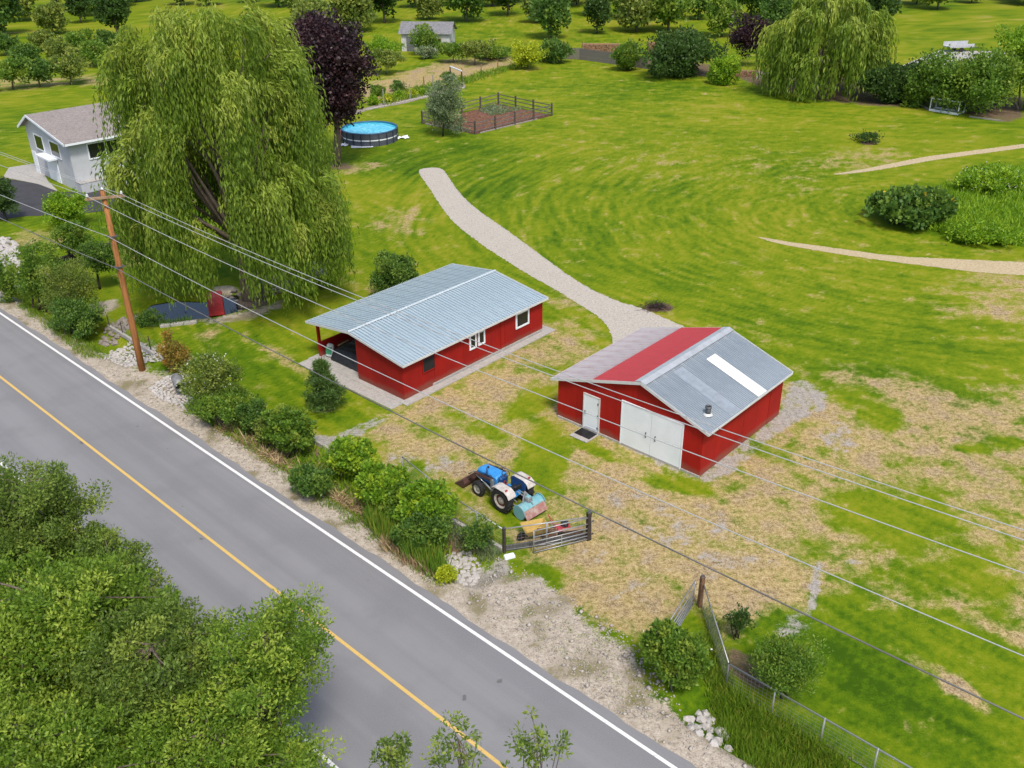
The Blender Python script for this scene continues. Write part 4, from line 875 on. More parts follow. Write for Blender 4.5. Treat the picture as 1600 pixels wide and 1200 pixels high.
tall_tree('yellow green twiggy tree between the lush crown and the slender tree', (250, 1050), 4.6, (118, 112), 'nearG', 280, 170, .13, .20)
tall_tree('slender tree with dark trunk and open crown reaching over the yellow line', (418, 1035), 6.0, (86, 122), 'near', 170, 140, .12, .23, trunk_r=.11)
tall_tree('low green tree crown under the slender tree', (340, 1180), 4.0, (170, 90), 'near', 230, 150, .13, .22)
tall_tree('lowest green tree crown in the corner of the thicket', (40, 1170), 4.0, (200, 95), 'near', 280, 150, .13, .22)
tall_tree('small ragged crown leaning over the near lane edge', (232, 962), 4.0, (62, 50), 'nearG', 110, 130, .13, .25)
tall_tree('small twiggy crown under the airy tree by the lane edge', (128, 858), 3.6, (64, 46), 'nearG', 110, 130, .13, .25)
tall_tree('dark sprawling crown filling the gap behind the lush crown', (60, 890), 3.0, (120, 60), 'near', 150, 140, .14, .24)
for i, (u, v, a, b, lb) in enumerate([(612, 1186, 40, 56, 'thin leafy treetop over the near lane beside the slender tree'), (716, 1176, 52, 66, 'thin leafy treetop crossing the yellow line'), (836, 1176, 54, 70, 'thin leafy treetop crossing the white edge line')]):
    tall_tree(lb, (u, v), 6.5, (a, b), 'nearG', 26, 30, .13, .19, trunk_r=.05)
# ------------------------------------------------------------------ pole line
POLE = M_('pole_wood', (0.38, 0.155, 0.045), .85, var=.28, scale=2.2, stretch=(6, 6, .5)); ARM = M_('arm_wood', (0.42, 0.27, 0.16), .85, var=.2, scale=3)
INSU = M_('porcelain', (.62, .64, .66), .3, var=.05); WIREM = M_('pale_wire', (.50, .50, .50), .4, metal=.2, var=.05); CABLE = M_('black_cable', (.03, .03, .032), .6)
WD = -np.array([math.cos(2.3893 + .02), math.sin(2.3893 + .02)]); WN = np.array([WD[1], -WD[0]])      # along the line, and its near side
P0 = np.array([-21.554, 48.479])
def pole_at(p, label):
    r = thing('utility_pole', label, 'pole', (p[0], p[1], 0), math.atan2(WN[1], WN[0]), 'poles along the road')
    MB().tube([(0, 0, -.3), (0, 0, 2.5), (0, 0, 6), (0, 0, 10.72)], [.20, .185, .16, .125], 12).build('mast', POLE, r, True)
    MB().bar((-1.05, .14, 10.22), (1.05, .14, 10.52), .10, .13).build('crossarm', ARM, r)
    m = MB(); m.bar((-.5, .17, 10.27), (0, .15, 9.8), .03, .04); m.bar((.5, .17, 10.42), (0, .15, 9.8), .03, .04); m.build('brace', DKGREY, r)
    for x, z in ((-.92, 10.30), (.92, 10.56)):
        MB().lathe([(.02, 0), (.02, .06), (.075, .07), (.085, .11), (.05, .13), (.07, .16), (.05, .2), (.03, .22)], 10, T((x, .14, z))).build('insulator', INSU, r, True)
    MB().lathe([(.02, 0), (.02, .04), (.075, .06), (.085, .10), (.05, .12), (.03, .18)], 10, T((0, 0, 10.72))).build('insulator', INSU, r, True)
    for z in (8.2, 6.45): MB().box((0, -.0, z), (.46, .42, .07)).build('cable_bracket', DKGREY, r)
    return r
pole_at(P0, 'brown wooden utility pole on the gravel verge between the white rock piles')
PR = P0 + WD * 54.0; PL = P0 - WD * 46.0
pole_at(PR, 'next utility pole along the road beyond the mesh fence'); pole_at(PL, 'next utility pole along the road past the pale house')
def wire(name, label, off, co, left_z, rad, mat):
    c, b, a = co; m = MB(); pts = []
    for s in np.linspace(-46, 0, 24):
        t = -s / 46; z = a * (1 - t) + left_z * t - 4 * .45 * t * (1 - t); p = P0 + WD * s + WN * off; pts.append((p[0], p[1], z))
    for s in np.linspace(0, 54, 40)[1:]:
        p = P0 + WD * s + WN * off; pts.append((p[0], p[1], a + b * s + c * s * s))
    m.tube(pts, rad, 6); return tag(m.build(name, mat, smooth=True), label, 'wire', 'overhead wires along the pole line')
wire('overhead_wire', 'pale overhead wire on the crossarm end away from the road', -.92, (.00125, -.0506, 10.34), 10.6, .016, WIREM)
wire('overhead_wire', 'pale overhead wire carried on the very top of the pole', 0, (.00125, -.0538, 10.80), 11.0, .016, WIREM)
wire('overhead_wire', 'pale overhead wire on the crossarm end toward the road', .92, (.00134, -.0610, 10.66), 10.9, .016, WIREM)
wire('overhead_wire', 'single pale wire running below the crossarm', .25, (.00106, -.0575, 8.25), 8.0, .018, WIREM)
wire('overhead_cable', 'dark lowest cable strung along the poles', .25, (.00057, -.0370, 6.45), 6.4, .026, M_('cable_grey', (.16, .155, .15), .6, var=.3, scale=.3))

# ------------------------------------------------------------------ kerbs, fences and gates
ALU = M_('pipe_galvanised', (.42, .43, .44), .42, metal=.5, var=.12); POSTW = M_('post_dark_wood', (.055, .040, .033), .9, var=.3, scale=6); POSTB = M_('post_brown_wood', (.22, .12, .065), .9, var=.3, scale=6)
TIMB = M_('weathered_timber', (.30, .275, .25), .9, var=.2, scale=4, stretch=(.6, 3, 3)); KERB = CONC
def kerb(label, a, b, w=.16, h=.28, mat=None, name='concrete_kerb', z=-.04):
    a, b = np.array(a[:2]), np.array(b[:2]); L = np.linalg.norm(b - a); r = thing(name, label, 'kerb', (a[0], a[1], z), math.atan2(*(b - a)[::-1]))
    n = max(1, int(L / 2.4)); 
    for k in range(n): MB().box(((k + .5) * L / n, random.uniform(-.015, .015), h / 2 + random.uniform(-.01, .01)), (L / n - .02, w, h), None, 1, .02).build('kerb_block', mat or KERB, r)
    return r
def G2(u, v): return at(u, v)[:2]
kerb('concrete kerb edging the pond end of the verge beside the pole', G2(170, 512), G2(284, 582)); kerb('concrete kerb under the wire fence between the shrubs and the corner post', G2(470, 680), G2(786, 862))
kerb('short pale beam lying at the near bank of the pond', G2(250, 511), G2(308, 504), .3, .2, CONC, 'concrete_beam'); kerb('low dark timber edging across the grass near the driveway', G2(58, 420), G2(208, 374), .25, .35, POSTW, 'timber_edging')
kerb('thin concrete edge of the planting bed with round shrubs', G2(572, 172), G2(727, 137), .25, .12, CONC)
def mesh_fence(name, label, pts, h=1.15, step=2.2, wm=None, pm=None, toprail=True, gap=.15, rad=.028, posts=True):
    """posts, top rail and wire mesh along a line of ground points"""
    o = np.array(pts[0][:2]); r = thing(name, label, 'fence', (o[0], o[1], 0)); wires = MB()
    for i in range(len(pts) - 1):
        a, b = np.array(pts[i][:2]) - o, np.array(pts[i + 1][:2]) - o; L = np.linalg.norm(b - a); n = max(1, int(round(L / step)))
        if posts:
            for k in range(n + (1 if i == len(pts) - 2 else 0)):
                p = a + (b - a) * k / n; MB().tube([(p[0], p[1], -.3), (p[0], p[1], h + .03)], rad * 1.15, 8).build('post', pm or ALU, r, True)
        if toprail: MB().tube([(*a, h), (*b, h)], rad, 8).build('top_rail', ALU, r, True); MB().tube([(*a, .08), (*b, .08)], rad * .6, 6).build('bottom_rail', ALU, r, True)
        for z in np.arange(gap, h, gap): wires.bar((*a, z), (*b, z), .004, .004)
        for k in range(int(L / gap)):
            p = a + (b - a) * k * gap / L; wires.bar((p[0], p[1], .05), (p[0], p[1], h), .004, .004, (1, 0, 0))
    wires.build('wire_mesh', wm or ALU, r); return r
mesh_fence('wire_fence', 'pipe topped wire fence running from the vine thicket to the corner post', [at(630, 745), at(707, 808), at(788, 862)], 1.15, 1.7)
mesh_fence('wire_fence', 'low wire fence on thin dark posts beside the pole', [at(172, 514), at(236, 548), at(262, 567)], .95, 1.9, None, POSTW, False, .2)
mesh_fence('wire_fence', 'short pipe topped fence behind the closed looking tube gate', [at(788, 862), at(919, 843)], 1.2, 1.9)
mesh_fence('mesh_fence', 'short steep run of mesh fence from brown post to fence corner', [at(1095, 946), at(1134, 1074)], 1.12, 4.2)
mesh_fence('mesh_fence', 'pipe topped mesh fence running along the road ditch past the airy shrub', [at(1134, 1074), np.array(at(1134, 1074)) + 16 * np.array([-RD[0], -RD[1], 0])], 1.12, 1.75)
for nm, p, lb, mt_, h, w in (('gate_post', (919, 843), 'thick dark square post at the free end of the tube gate', POSTW, 1.45, .20), ('gate_post', (1093, 947), 'weathered brown post hinging the half hidden tube gate', POSTB, 1.5, .18), ('corner_post', (788, 863), 'dark corner post where the two wire fences meet', POSTW, 1.3, .13)):
    q = G(*p); r = thing(nm, lb, 'post', tuple(q)); MB().box((0, 0, h / 2 - .15), (w, w, h + .3), R3(rz=.5), .94, .02).build('shaft', mt_, r); MB().lathe([(w * .5, 0), (w * .35, .05)], 8, T((0, 0, h - .02))).build('cap', DKGREY, r)
kerb('dark weathered plank set on edge under the gate fence', G2(790, 861), G2(918, 841), .06, .36, M_('dark_plank', (.10, .098, .10), .85, var=.2), 'kick_board')
def tube_gate(label, a, b, h, n=6, brace=()):
    a, b = np.array(a[:2]), np.array(b[:2]); L = np.linalg.norm(b - a); r = thing('tube_gate', label, 'gate', (a[0], a[1], .09), math.atan2(*(b - a)[::-1]))
    for x in (0, L): MB().tube([(x, 0, 0), (x, 0, h)], .027, 8).build('end_tube', ALU, r, True)
    zz = [0, .17, .35, .56, .80, h] if n == 6 else np.linspace(0, h, n)
    for z in zz: MB().tube([(0, 0, z), (L, 0, z)], .024, 8).build('rail', ALU, r, True)
    for x in brace: MB().box((x * L, 0, h * .25), (.04, .03, h * .5)).build('brace', ALU, r)
    MB().box((L + .05, 0, h * .2), (.12, .05, .06)).build('hinge', DKGREY, r); MB().box((L + .05, 0, h * .8), (.12, .05, .06)).build('hinge', DKGREY, r)
    return r
tube_gate('silver tube gate swung back against the fence near the tractor', at(834, 866), at(923, 843.5), 1.12, 6, (.48,))
ga = np.array([6.99, 28.01]); gb = np.array([5.73, 25.91]); gd = (gb - ga) / np.linalg.norm(gb - ga)
tube_gate('silver tube gate half hidden behind the entrance bush', ga + gd * 3.3, ga + gd * .05, 1.2, 6, (.5,))
r = thing('stone_block', 'small white stone block on the grass by the corner post', 'block', tuple(G(796, 871))); MB().box((0, 0, .06), (.48, .26, .16), R3(rz=.35), .95, .03).build('block', WHITE, r)

# ------------------------------------------------------------------ rocks
ROCKW = M_('white_rock', (.47, .445, .42), .9, var=.15, scale=3); ROCKB = M_('brown_rock', (.27, .235, .205), .9, var=.25, scale=3)
def rock_mesh(seed, mat):
    r = np.random.default_rng(seed); t_ = (1 + 5 ** .5) / 2
    v = np.array([(-1, t_, 0), (1, t_, 0), (-1, -t_, 0), (1, -t_, 0), (0, -1, t_), (0, 1, t_), (0, -1, -t_), (0, 1, -t_), (t_, 0, -1), (t_, 0, 1), (-t_, 0, -1), (-t_, 0, 1)]) / 1.9
    v *= r.uniform(.62, 1.1, (12, 1)); v *= np.array([1.15, .85, .55]); v = np.clip(v, -1, .42)
    f = [(0, 11, 5), (0, 5, 1), (0, 1, 7), (0, 7, 10), (0, 10, 11), (1, 5, 9), (5, 11, 4), (11, 10, 2), (10, 7, 6), (7, 1, 8), (3, 9, 4), (3, 4, 2), (3, 2, 6), (3, 6, 8), (3, 8, 9), (4, 9, 5), (2, 4, 11), (6, 2, 10), (8, 6, 7), (9, 8, 1)]
    m = MB(); m.add(v, f); return m.mesh('rock', mat)
RW = [rock_mesh(k, ROCKW) for k in range(6)]; RB = [rock_mesh(20 + k, ROCKB) for k in range(6)]
def rock_pile(label, poly, n, lo, hi, meshes=RW, name='rock_pile', cat='rocks', skip=None):
    poly = np.array([at(*p)[:2] for p in poly]); c = poly.mean(0); r = thing(name, label, cat, (c[0], c[1], float(gh(c[0], c[1])))); k = 0; mn, mx_ = poly.min(0), poly.max(0); placed = []; tries = 0
    while k < n and tries < n * 60:
        tries += 1; p = mn + rng.random(2) * (mx_ - mn); s = rng.uniform(lo, hi)
        if poly_sd(p[0], p[1], poly) > 0: continue
        if any((p[0] - q[0]) ** 2 + (p[1] - q[1]) ** 2 < (.46 * (s + q[2])) ** 2 for q in placed): continue
        placed.append((p[0], p[1], s)); o = link('rock', meshes[k % len(meshes)], r, (p[0] - c[0], p[1] - c[1], float(gh(p[0], p[1])) - float(gh(c[0], c[1])) + s * .16)); o.rotation_euler = (rng.normal(0, .2), rng.normal(0, .2), rng.random() * 6.3); o.scale = (s, s, s * rng.uniform(.7, 1.0)); k += 1
    return r
rock_pile('heap of white angular rocks round the black culvert mouth', [(236, 606), (262, 588), (290, 584), (302, 600), (312, 612), (308, 632), (292, 638), (262, 628), (242, 618)], 190, .13, .25)
rock_pile('patch of white rocks on the verge just behind the pole foot', [(152, 556), (172, 540), (205, 532), (240, 545), (262, 562), (246, 566), (205, 568), (170, 562)], 170, .14, .26)
rock_pile('white rocks lining the ditch end beside the reeds', [(684, 862), (705, 852), (735, 856), (750, 875), (742, 900), (722, 912), (706, 896), (694, 880)], 150, .14, .30)
rock_pile('large pale rocks in the ditch below the entrance bush', [(1070, 1116), (1090, 1098), (1112, 1106), (1128, 1130), (1140, 1160), (1110, 1160), (1085, 1140)], 34, .22, .42)
rock_pile('brown boulders edging the pond under the willow', [(352, 458), (372, 452), (386, 470), (382, 484), (366, 478)], 14, .3, .55, RB, 'pond_boulders')
rock_pile('brown stone steps and boulders behind the willow trunk', [(408, 436), (440, 424), (480, 414), (498, 424), (500, 446), (470, 452), (430, 462), (408, 460)], 46, .3, .6, RB, 'boulder_steps')
rock_pile('grey stones at the road end of the pond', [(150, 530), (165, 512), (190, 500), (215, 492), (208, 512), (180, 532)], 40, .2, .4, RB, 'pond_boulders')
rock_pile('pale stone bank among the far roadside bushes', [(-6, 410), (4, 372), (26, 384), (30, 415), (26, 445), (8, 440)], 44, .35, .75)
cp = G(281, 606); r = thing('culvert_pipe', 'black culvert pipe mouth in the white rock heap', 'pipe', (cp[0], cp[1], .10), math.atan2(.90, -.45))
M1 = T((0, 0, .12), ry=-PI / 2); MB().lathe([(.30, -.9), (.30, .35), (.255, .35), (.255, -.9)], 18, M1, cap=False).build('pipe_wall', M_('culvert_steel', (.25, .25, .25), .5, metal=.3), r, True); MB().lathe([(.25, -.6), (.25, -.59)], 18, M1).build('pipe_dark', HOLE, r)
sheet('paving', [at(*p) for p in [(484, 410), (512, 408), (510, 432), (500, 437), (486, 432)]], .03, CONC)
# red footbridge over the pond
ba_, bb_ = at(335, 457), at(339, 492); bd = (bb_ - ba_)[:2]; bL = np.linalg.norm(bd) + .3; bm = (ba_ + bb_) / 2
br = thing('footbridge', 'small red plank footbridge over the pond below the willow', 'bridge', (bm[0], bm[1], 0), math.atan2(bd[1], bd[0]))
REDB = M_('red_deck_paint', (.36, .022, .020), .6, var=.12, scale=2); n = 15
arch = lambda x: .26 - .30 * (2 * x / bL) ** 2 + .06
for k in range(n):
    x = -bL / 2 + (k + .5) * bL / n; sl = -1.2 * x * 2 / bL ** 2 * 2 * .5; MB().box((x, 0, arch(x)), (bL / n - .012, .92, .04), R3(ry=math.atan(2.4 * x / bL ** 2))).build('deck_board', REDB, br)
for y in (-.44, .44):
    MB().tube([(x, y, arch(x) - .09) for x in np.linspace(-bL / 2, bL / 2, 9)], .06, 6).build('side_beam', REDB, br)

# ------------------------------------------------------------------ tractor
BLUE = M_('tractor_blue', (.045, .30, .70), .35, var=.1, scale=4, c2=(.035, .23, .58)); BLUE_D = M_('tractor_blue_dark', (.022, .085, .25), .5, var=.25, scale=6); TYRE = M_('tyre_rubber', (.018, .018, .019), .85, var=.2)
RIMW = M_('rim_white', (.50, .48, .44), .5, var=.2, scale=6, c2=(.33, .28, .24)); RUST = M_('rusty_steel', (.11, .050, .040), .8, var=.3, scale=5, c2=(.065, .035, .033)); FEND = M_('fender_white', (.56, .54, .51), .5, var=.18, scale=5, c2=(.42, .36, .30)); GREYM = M_('loader_grey', (.25, .27, .28), .5, var=.2, scale=6); REDM = M_('lever_red', (.42, .04, .025), .5); CHROME = M_('cylinder_rod', (.6, .62, .64), .2, metal=.9, var=.05)
th = math.atan2(.72, -.70)
tr = thing('tractor', 'old blue compact tractor with front loader bucket and white rear fenders', 'tractor', (-.03, 34.82, 0), th)
def wheel(x, y, R, w, lugs, nm):
    s = 1 if y > 0 else -1; Mw = T((x, y, R), rx=-PI / 2 * s)
    wt_ = MB(); wt_.lathe([(R * .62, -w * .48), (R * .80, -w * .5), (R * .93, -w * .42), (R * .96, -w * .2), (R * .96, w * .2), (R * .93, w * .42), (R * .80, w * .5), (R * .62, w * .48)], 28, Mw, cap=False)
    hub = MB().lathe([(R * .63, -w * .3), (R * .63, w * .40), (R * .58, w * .42), (R * .50, w * .22), (R * .30, w * .12), (R * .26, w * .30), (R * .12, w * .32), (.01, w * .32)], 24, Mw).build(nm, RIMW, tr, True)
    for k in range(lugs):
        a = 2 * PI * k / lugs
        for q in (-1, 1):
            c = Mw @ Vector((R * .965 * math.cos(a + q * .06), R * .965 * math.sin(a + q * .06), q * w * .22)); Mr = (Mw.to_3x3() @ R3(rz=a) @ R3(rx=q * .6)); wt_.box(c, (R * .09, R * .10, w * .52), Mr)
    wt_.build('tyre', TYRE, hub, False)
    m = MB()
    for k in range(6):
        a = 2 * PI * k / 6; c = Mw @ Vector((R * .2 * math.cos(a), R * .2 * math.sin(a), w * .32)); m.box(c, (.03, .03, .03))
    m.build('wheel_bolt', GREYM, hub)
    if R > .5: MB().lathe([(R * .48, w * .18), (R * .32, w * .135)], 20, Mw @ T((0, 0, .012)), cap=False).build('rust_ring', M_('rim_rust', (.16, .045, .035), .8), hub)
for y in (.66, -.66): wheel(0, y, .60, .36, 16, 'rear_wheel')
for y in (.56, -.56): wheel(1.66, y, .37, .25, 13, 'front_wheel')
m = MB(); m.box((.55, 0, .62), (1.5, .40, .42), None, .9, .06); m.box((1.55, 0, .55), (.9, .34, .28), None, 1, .04); m.build('engine_block', BLUE_D, tr)
hood = MB(); hs = []
for x, w, z0, z1 in ((.70, .31, .80, 1.27), (.78, .33, .80, 1.33), (1.3, .33, .80, 1.31), (1.85, .31, .80, 1.25), (2.02, .29, .80, 1.18), (2.08, .25, .82, 1.08)):
    hs.append([(x, -w, z0), (x, -w, z1 - .10), (x, -w + .08, z1 - .02), (x, -.08, z1), (x, .08, z1), (x, w - .08, z1 - .02), (x, w, z1 - .10), (x, w, z0)])
vs = [p for q in hs for p in q]; fs = [(i * 8 + j, i * 8 + (j + 1) % 8, (i + 1) * 8 + (j + 1) % 8, (i + 1) * 8 + j) for i in range(5) for j in range(8)] + [tuple(range(7, -1, -1)), tuple(40 + j for j in range(8))]
hd = hood.add(vs, fs).build('hood', BLUE, tr)
MB().box((2.085, 0, .95), (.02, .40, .22)).build('grille', BLACK, hd)
for y in (-.34, .34): MB().box((1.4, y, .93), (1.1, .012, .10)).build('side_stripe', BLUE_D, hd)
for y in (-.15, .15): MB().lathe([(.06, 0), (.065, .02)], 12, T((2.095, y, .98), ry=PI / 2)).build('headlight', INSU, hd)
m = MB(); m.tube([(1.22, .40, 1.0), (1.22, .40, 1.62)], [.05, .045], 8); m.build('exhaust_stack', BLUE_D, tr, True); MB().lathe([(.05, 0), (.05, .08), (.02, .1)], 10, T((1.55, .02, 1.29))).build('fuel_cap', BLACK, tr)
m = MB(); m.box((.60, 0, 1.12), (.20, .52, .34), R3(ry=-.2), .9, .04); m.build('dashboard', BLUE_D, tr)
sw = MB(); ring = [(.42 + .19 * math.cos(a) * .8, .19 * math.sin(a), 1.50 + .19 * math.cos(a) * .35) for a in np.linspace(0, 2 * PI, 17)]; sw.tube(ring, .018, 6); sw.tube([(.58, 0, 1.25), (.42, 0, 1.50)], .02, 6); sw.build('steering_wheel', BLACK, tr, True)
m = MB(); m.box((.28, 0, .62), (.75, .86, .05)); m.box((-.08, 0, .72), (.45, .62, .30), None, .85, .05); m.build('platform', BLUE, tr)
m = MB(); m.box((-.12, 0, .98), (.42, .44, .09), None, 1, .04); m.box((-.34, 0, 1.14), (.09, .44, .28), R3(ry=-.2), 1, .04); m.build('seat', BLACK, tr)
for y in (.62, -.62):
    m = MB(); pts = [(.56, .98), (.46, 1.18), (.28, 1.27), (-.30, 1.27), (-.52, 1.16), (-.62, .98)]
    vs = [(x, y - .24, z) for x, z in pts] + [(x, y + .24, z) for x, z in pts]; vs += [(x, yy, z - .03) for (x, yy, z) in vs]; n = 6
    fs = [(i, i + 1, i + 1 + n, i + n) for i in range(n - 1)] + [(i + 2 * n, i + 3 * n, i + 1 + 3 * n, i + 1 + 2 * n) for i in range(n - 1)] + [(i, i + 2 * n, i + 1 + 2 * n, i + 1) for i in range(n - 1)] + [(i + n, i + 1 + n, i + 1 + 3 * n, i + 3 * n) for i in range(n - 1)] + [(0, n, 3 * n, 2 * n), (n - 1, 3 * n - 1, 4 * n - 1, 2 * n - 1)]
    fe = m.add(vs, fs).build('fender', FEND, tr); s = 1 if y > 0 else -1
    MB().add([(.50, y - s * .24, .72), (.46, y - s * .24, 1.17), (.28, y - s * .24, 1.25), (-.30, y - s * .24, 1.25), (-.52, y - s * .24, 1.15), (-.45, y - s * .24, .72)], [(0, 1, 2, 3, 4, 5)]).build('fender_side', BLUE_D, fe)
    MB().box((-.35, y + s * .1, 1.30), (.08, .12, .06), None, 1, .01).build('tail_lamp', REDM, fe)
m = MB(); m.tube([(.30, .36, .95), (.12, .33, 1.42)], .022, 6); m.tube([(.20, .40, .98), (-.05, .37, 1.40)], .022, 6); m.build('control_lever', REDM, tr)
for y in (.44, -.44):
    MB().box((.86, y, .82), (.14, .09, .72)).build('loader_upright', GREYM, tr)
    a_ = MB(); a_.bar((.86, y, 1.14), (1.95, y, 1.02), .08, .12); a_.bar((1.93, y, 1.04), (2.62, y, .36), .08, .12); la = a_.build('loader_arm', RUST, tr)
    MB().tube([(.88, y * 1.08, .62), (1.35, y * 1.08, .80)], .042, 8).build('lift_cylinder', GREYM, la, True); MB().tube([(1.33, y * 1.08, .79), (1.92, y * 1.08, .98)], .022, 8).build('cylinder_rod', CHROME, la, True)
    MB().tube([(2.0, y, 1.12), (2.45, y, .74)], .03, 8).build('tilt_cylinder', GREYM, la, True)
hs_ = MB()
for y in (.30, .36, -.30, -.36): hs_.tube([(.80, y, 1.0), (1.0, y * 1.25, 1.30), (1.5, y * 1.25, 1.16), (2.1, y * 1.15, 1.0)], .014, 5)
hs_.build('hydraulic_hose', BLACK, tr, True); MB().box((.9, .0, .98), (.16, .80, .10)).build('loader_crossbar', GREYM, tr); MB().lathe([(.07, 0), (.07, .26)], 10, T((1.05, -.36, .98))).build('air_filter', BLACK, tr, True)
MB().box((1.78, 0, .52), (.10, 1.0, .10)).build('front_axle', BLUE_D, tr); MB().tube([(0, -.6, .60), (0, .6, .60)], .10, 10).build('rear_axle', BLUE_D, tr)
pf = [(2.50, .52), (2.44, .30), (2.50, .10), (2.62, .03), (3.14, .03), (3.14, .05), (2.64, .06), (2.53, .13), (2.48, .30), (2.53, .50)]
vs = [(x, -.74, z) for x, z in pf] + [(x, .74, z) for x, z in pf]; n = len(pf); fs = [(i, (i + 1) % n, (i + 1) % n + n, i + n) for i in range(n)] + [tuple(range(n)), tuple(range(2 * n - 1, n - 1, -1))]
bk = MB().add(vs, fs).build('bucket', RUST, tr)
for y in (-.74, .74): MB().prism([(2.50, .52), (2.44, .30), (2.50, .10), (2.62, .03), (3.14, .03), (2.9, .22)], .02, T((0, y, 0))).build('bucket_side', RUST, bk)
m = MB(); m.tube([(-.1, .28, .75), (-.62, .34, .62)], .022, 6); m.tube([(-.1, -.28, .75), (-.62, -.34, .62)], .022, 6); m.bar((-.25, .42, .48), (-1.0, .40, .42), .03, .06); m.bar((-.25, -.42, .48), (-1.0, -.40, .42), .03, .06); m.tube([(-.3, 0, .88), (-.95, 0, .80)], .03, 6); m.build('three_point_hitch', GREYM, tr)
# rotary tiller behind it
CYAN = M_('tiller_blue', (.13, .36, .41), .5, var=.2, scale=5, c2=(.26, .42, .44))
ti = thing('rotary_tiller', 'pale blue rotary tiller with rusty rear flap hitched behind the tractor', 'tiller', tuple(np.array([-.03, 34.82, 0])), th)
arc = [(-1.0 - .0 + .34 * math.cos(a), .36 + .34 * math.sin(a)) for a in np.linspace(.3, 2.6, 9)]
vs = [(x, -.72, z) for x, z in arc] + [(x, .58, z) for x, z in arc]; n = 9; fs = [(i, i + n, i + 1 + n, i + 1) for i in range(n - 1)]
MB().add(vs, fs).build('tine_hood', CYAN, ti, True)
for y in (-.74, .60): MB().lathe([(.36, 0), (.36, .035)], 18, T((-1.0, y, .38), rx=PI / 2)).build('side_plate', CYAN, ti)
MB().add([(-1.28, -.72, .52), (-1.28, .58, .52), (-1.52, .58, .18), (-1.52, -.72, .18)], [(0, 1, 2, 3)]).build('rear_flap', M_('flap_rust', (.30, .13, .11), .8, var=.3, scale=4, c2=(.42, .34, .30)), ti)
m = MB(); m.tube([(-1.0, -.66, .34), (-1.0, .55, .34)], .05, 8)
for k in range(18):
    y = -.62 + k * .068; a = k * 1.1; m.bar((-1.0, y, .34), (-1.0 + .28 * math.cos(a), y, .34 + .28 * math.sin(a)), .03, .05)
m.build('tine_rotor', BLACK, ti)
m = MB(); m.box((-.95, -.05, .78), (.34, .30, .24), None, .9, .04); m.tube([(-.9, .25, .70), (-.78, 0, 1.12)], .03, 6); m.tube([(-.9, -.30, .70), (-.78, 0, 1.12)], .03, 6); m.tube([(-.78, 0, 1.1), (-1.25, -.05, .62)], .025, 6); m.build('mast', GREYM, ti)
MB().box((-.95, -.05, .93), (.24, .22, .08), None, .8, .03).build('gearbox', CYAN, ti)

# ------------------------------------------------------------------ yard tools behind the gate
YEL = M_('barrow_yellow', (.52, .36, .10), .55, var=.15, scale=4)
def yard(u, v): return G(u, v)
p = yard(836, 848); fd = math.atan2(*(np.array(at(919, 843)) - np.array(at(788, 862)))[:2][::-1])
wbw = thing('wheelbarrow', 'yellow wheelbarrow standing behind the tube gate', 'wheelbarrow', (p[0], p[1] + .35, 0), fd + .1)
def tray(mb, l0, w0, l1, w1, z0, z1, th_=.015):
    a = [(-l0, -w0, z0), (l0, -w0, z0), (l0, w0, z0), (-l0, w0, z0)]; b = [(-l1, -w1, z1), (l1, -w1, z1), (l1, w1, z1), (-l1, w1, z1)]; i = [(x * .96, y * .94, z + th_) for x, y, z in a]; j = [(x * .96, y * .94, z) for x, y, z in b]
    vs = a + b + i + j; fs = [(3, 2, 1, 0), (8, 9, 10, 11)] + [(k, (k + 1) % 4, 4 + (k + 1) % 4, 4 + k) for k in range(4)] + [(8 + (k + 1) % 4, 8 + k, 12 + k, 12 + (k + 1) % 4) for k in range(4)] + [(4 + k, 4 + (k + 1) % 4, 12 + (k + 1) % 4, 12 + k) for k in range(4)]
    return mb.add(vs, fs)
tray(MB(), .36, .26, .56, .40, .34, .66).build('tray', YEL, wbw)
m = MB(); m.tube([(.85, .30, .52), (.2, .24, .33), (-.62, .08, .22)], .018, 6); m.tube([(.85, -.30, .52), (.2, -.24, .33), (-.62, -.08, .22)], .018, 6); m.build('handle', POSTB, wbw); m = MB(); m.tube([(.25, .24, .33), (.30, .26, 0)], .015, 6); m.tube([(.25, -.24, .33), (.30, -.26, 0)], .015, 6); m.build('leg', BLACK, wbw)
MB().lathe([(.19, -.05), (.2, 0), (.19, .05)], 16, T((-.62, 0, .2), rx=PI / 2)).build('wheel', TYRE, wbw)
p = yard(880, 838); mo = thing('garden_machine', 'small red and black garden machine behind the tube gate', 'machine', (p[0], p[1] + .35, 0), fd)
MB().box((0, 0, .22), (.72, .50, .16), None, .9, .05).build('deck', M_('machine_red', (.52, .05, .07), .45), mo); MB().lathe([(.17, 0), (.17, .16), (.1, .22)], 14, T((.08, .02, .30))).build('engine', BLACK, mo); m = MB(); m.tube([(-.3, .2, .3), (-.62, .2, .85), (-.62, -.2, .85), (-.3, -.2, .3)], .016, 6); m.build('handlebar', M_('machine_red', (.5, .05, .07)), mo)
for x, y in ((.28, .27), (.28, -.27), (-.28, .27), (-.28, -.27)): MB().lathe([(.11, -.03), (.11, .03)], 12, T((x, y, .11), rx=PI / 2)).build('wheel', TYRE, mo)
p = yard(854, 846); cr = thing('timber_offcuts', 'jumble of brown timber offcuts between wheelbarrow and garden machine', 'timber', (p[0], p[1] + .38, 0), fd)
for k in range(7): MB().box((random.uniform(-.25, .25), random.uniform(-.2, .2), .06 + k * .075), (random.uniform(.5, .9), .14, .06), R3(rz=random.uniform(-.5, .5))).build('offcut', POSTB if k % 2 else M_('raw_timber', (.36, .24, .14), .85), cr)
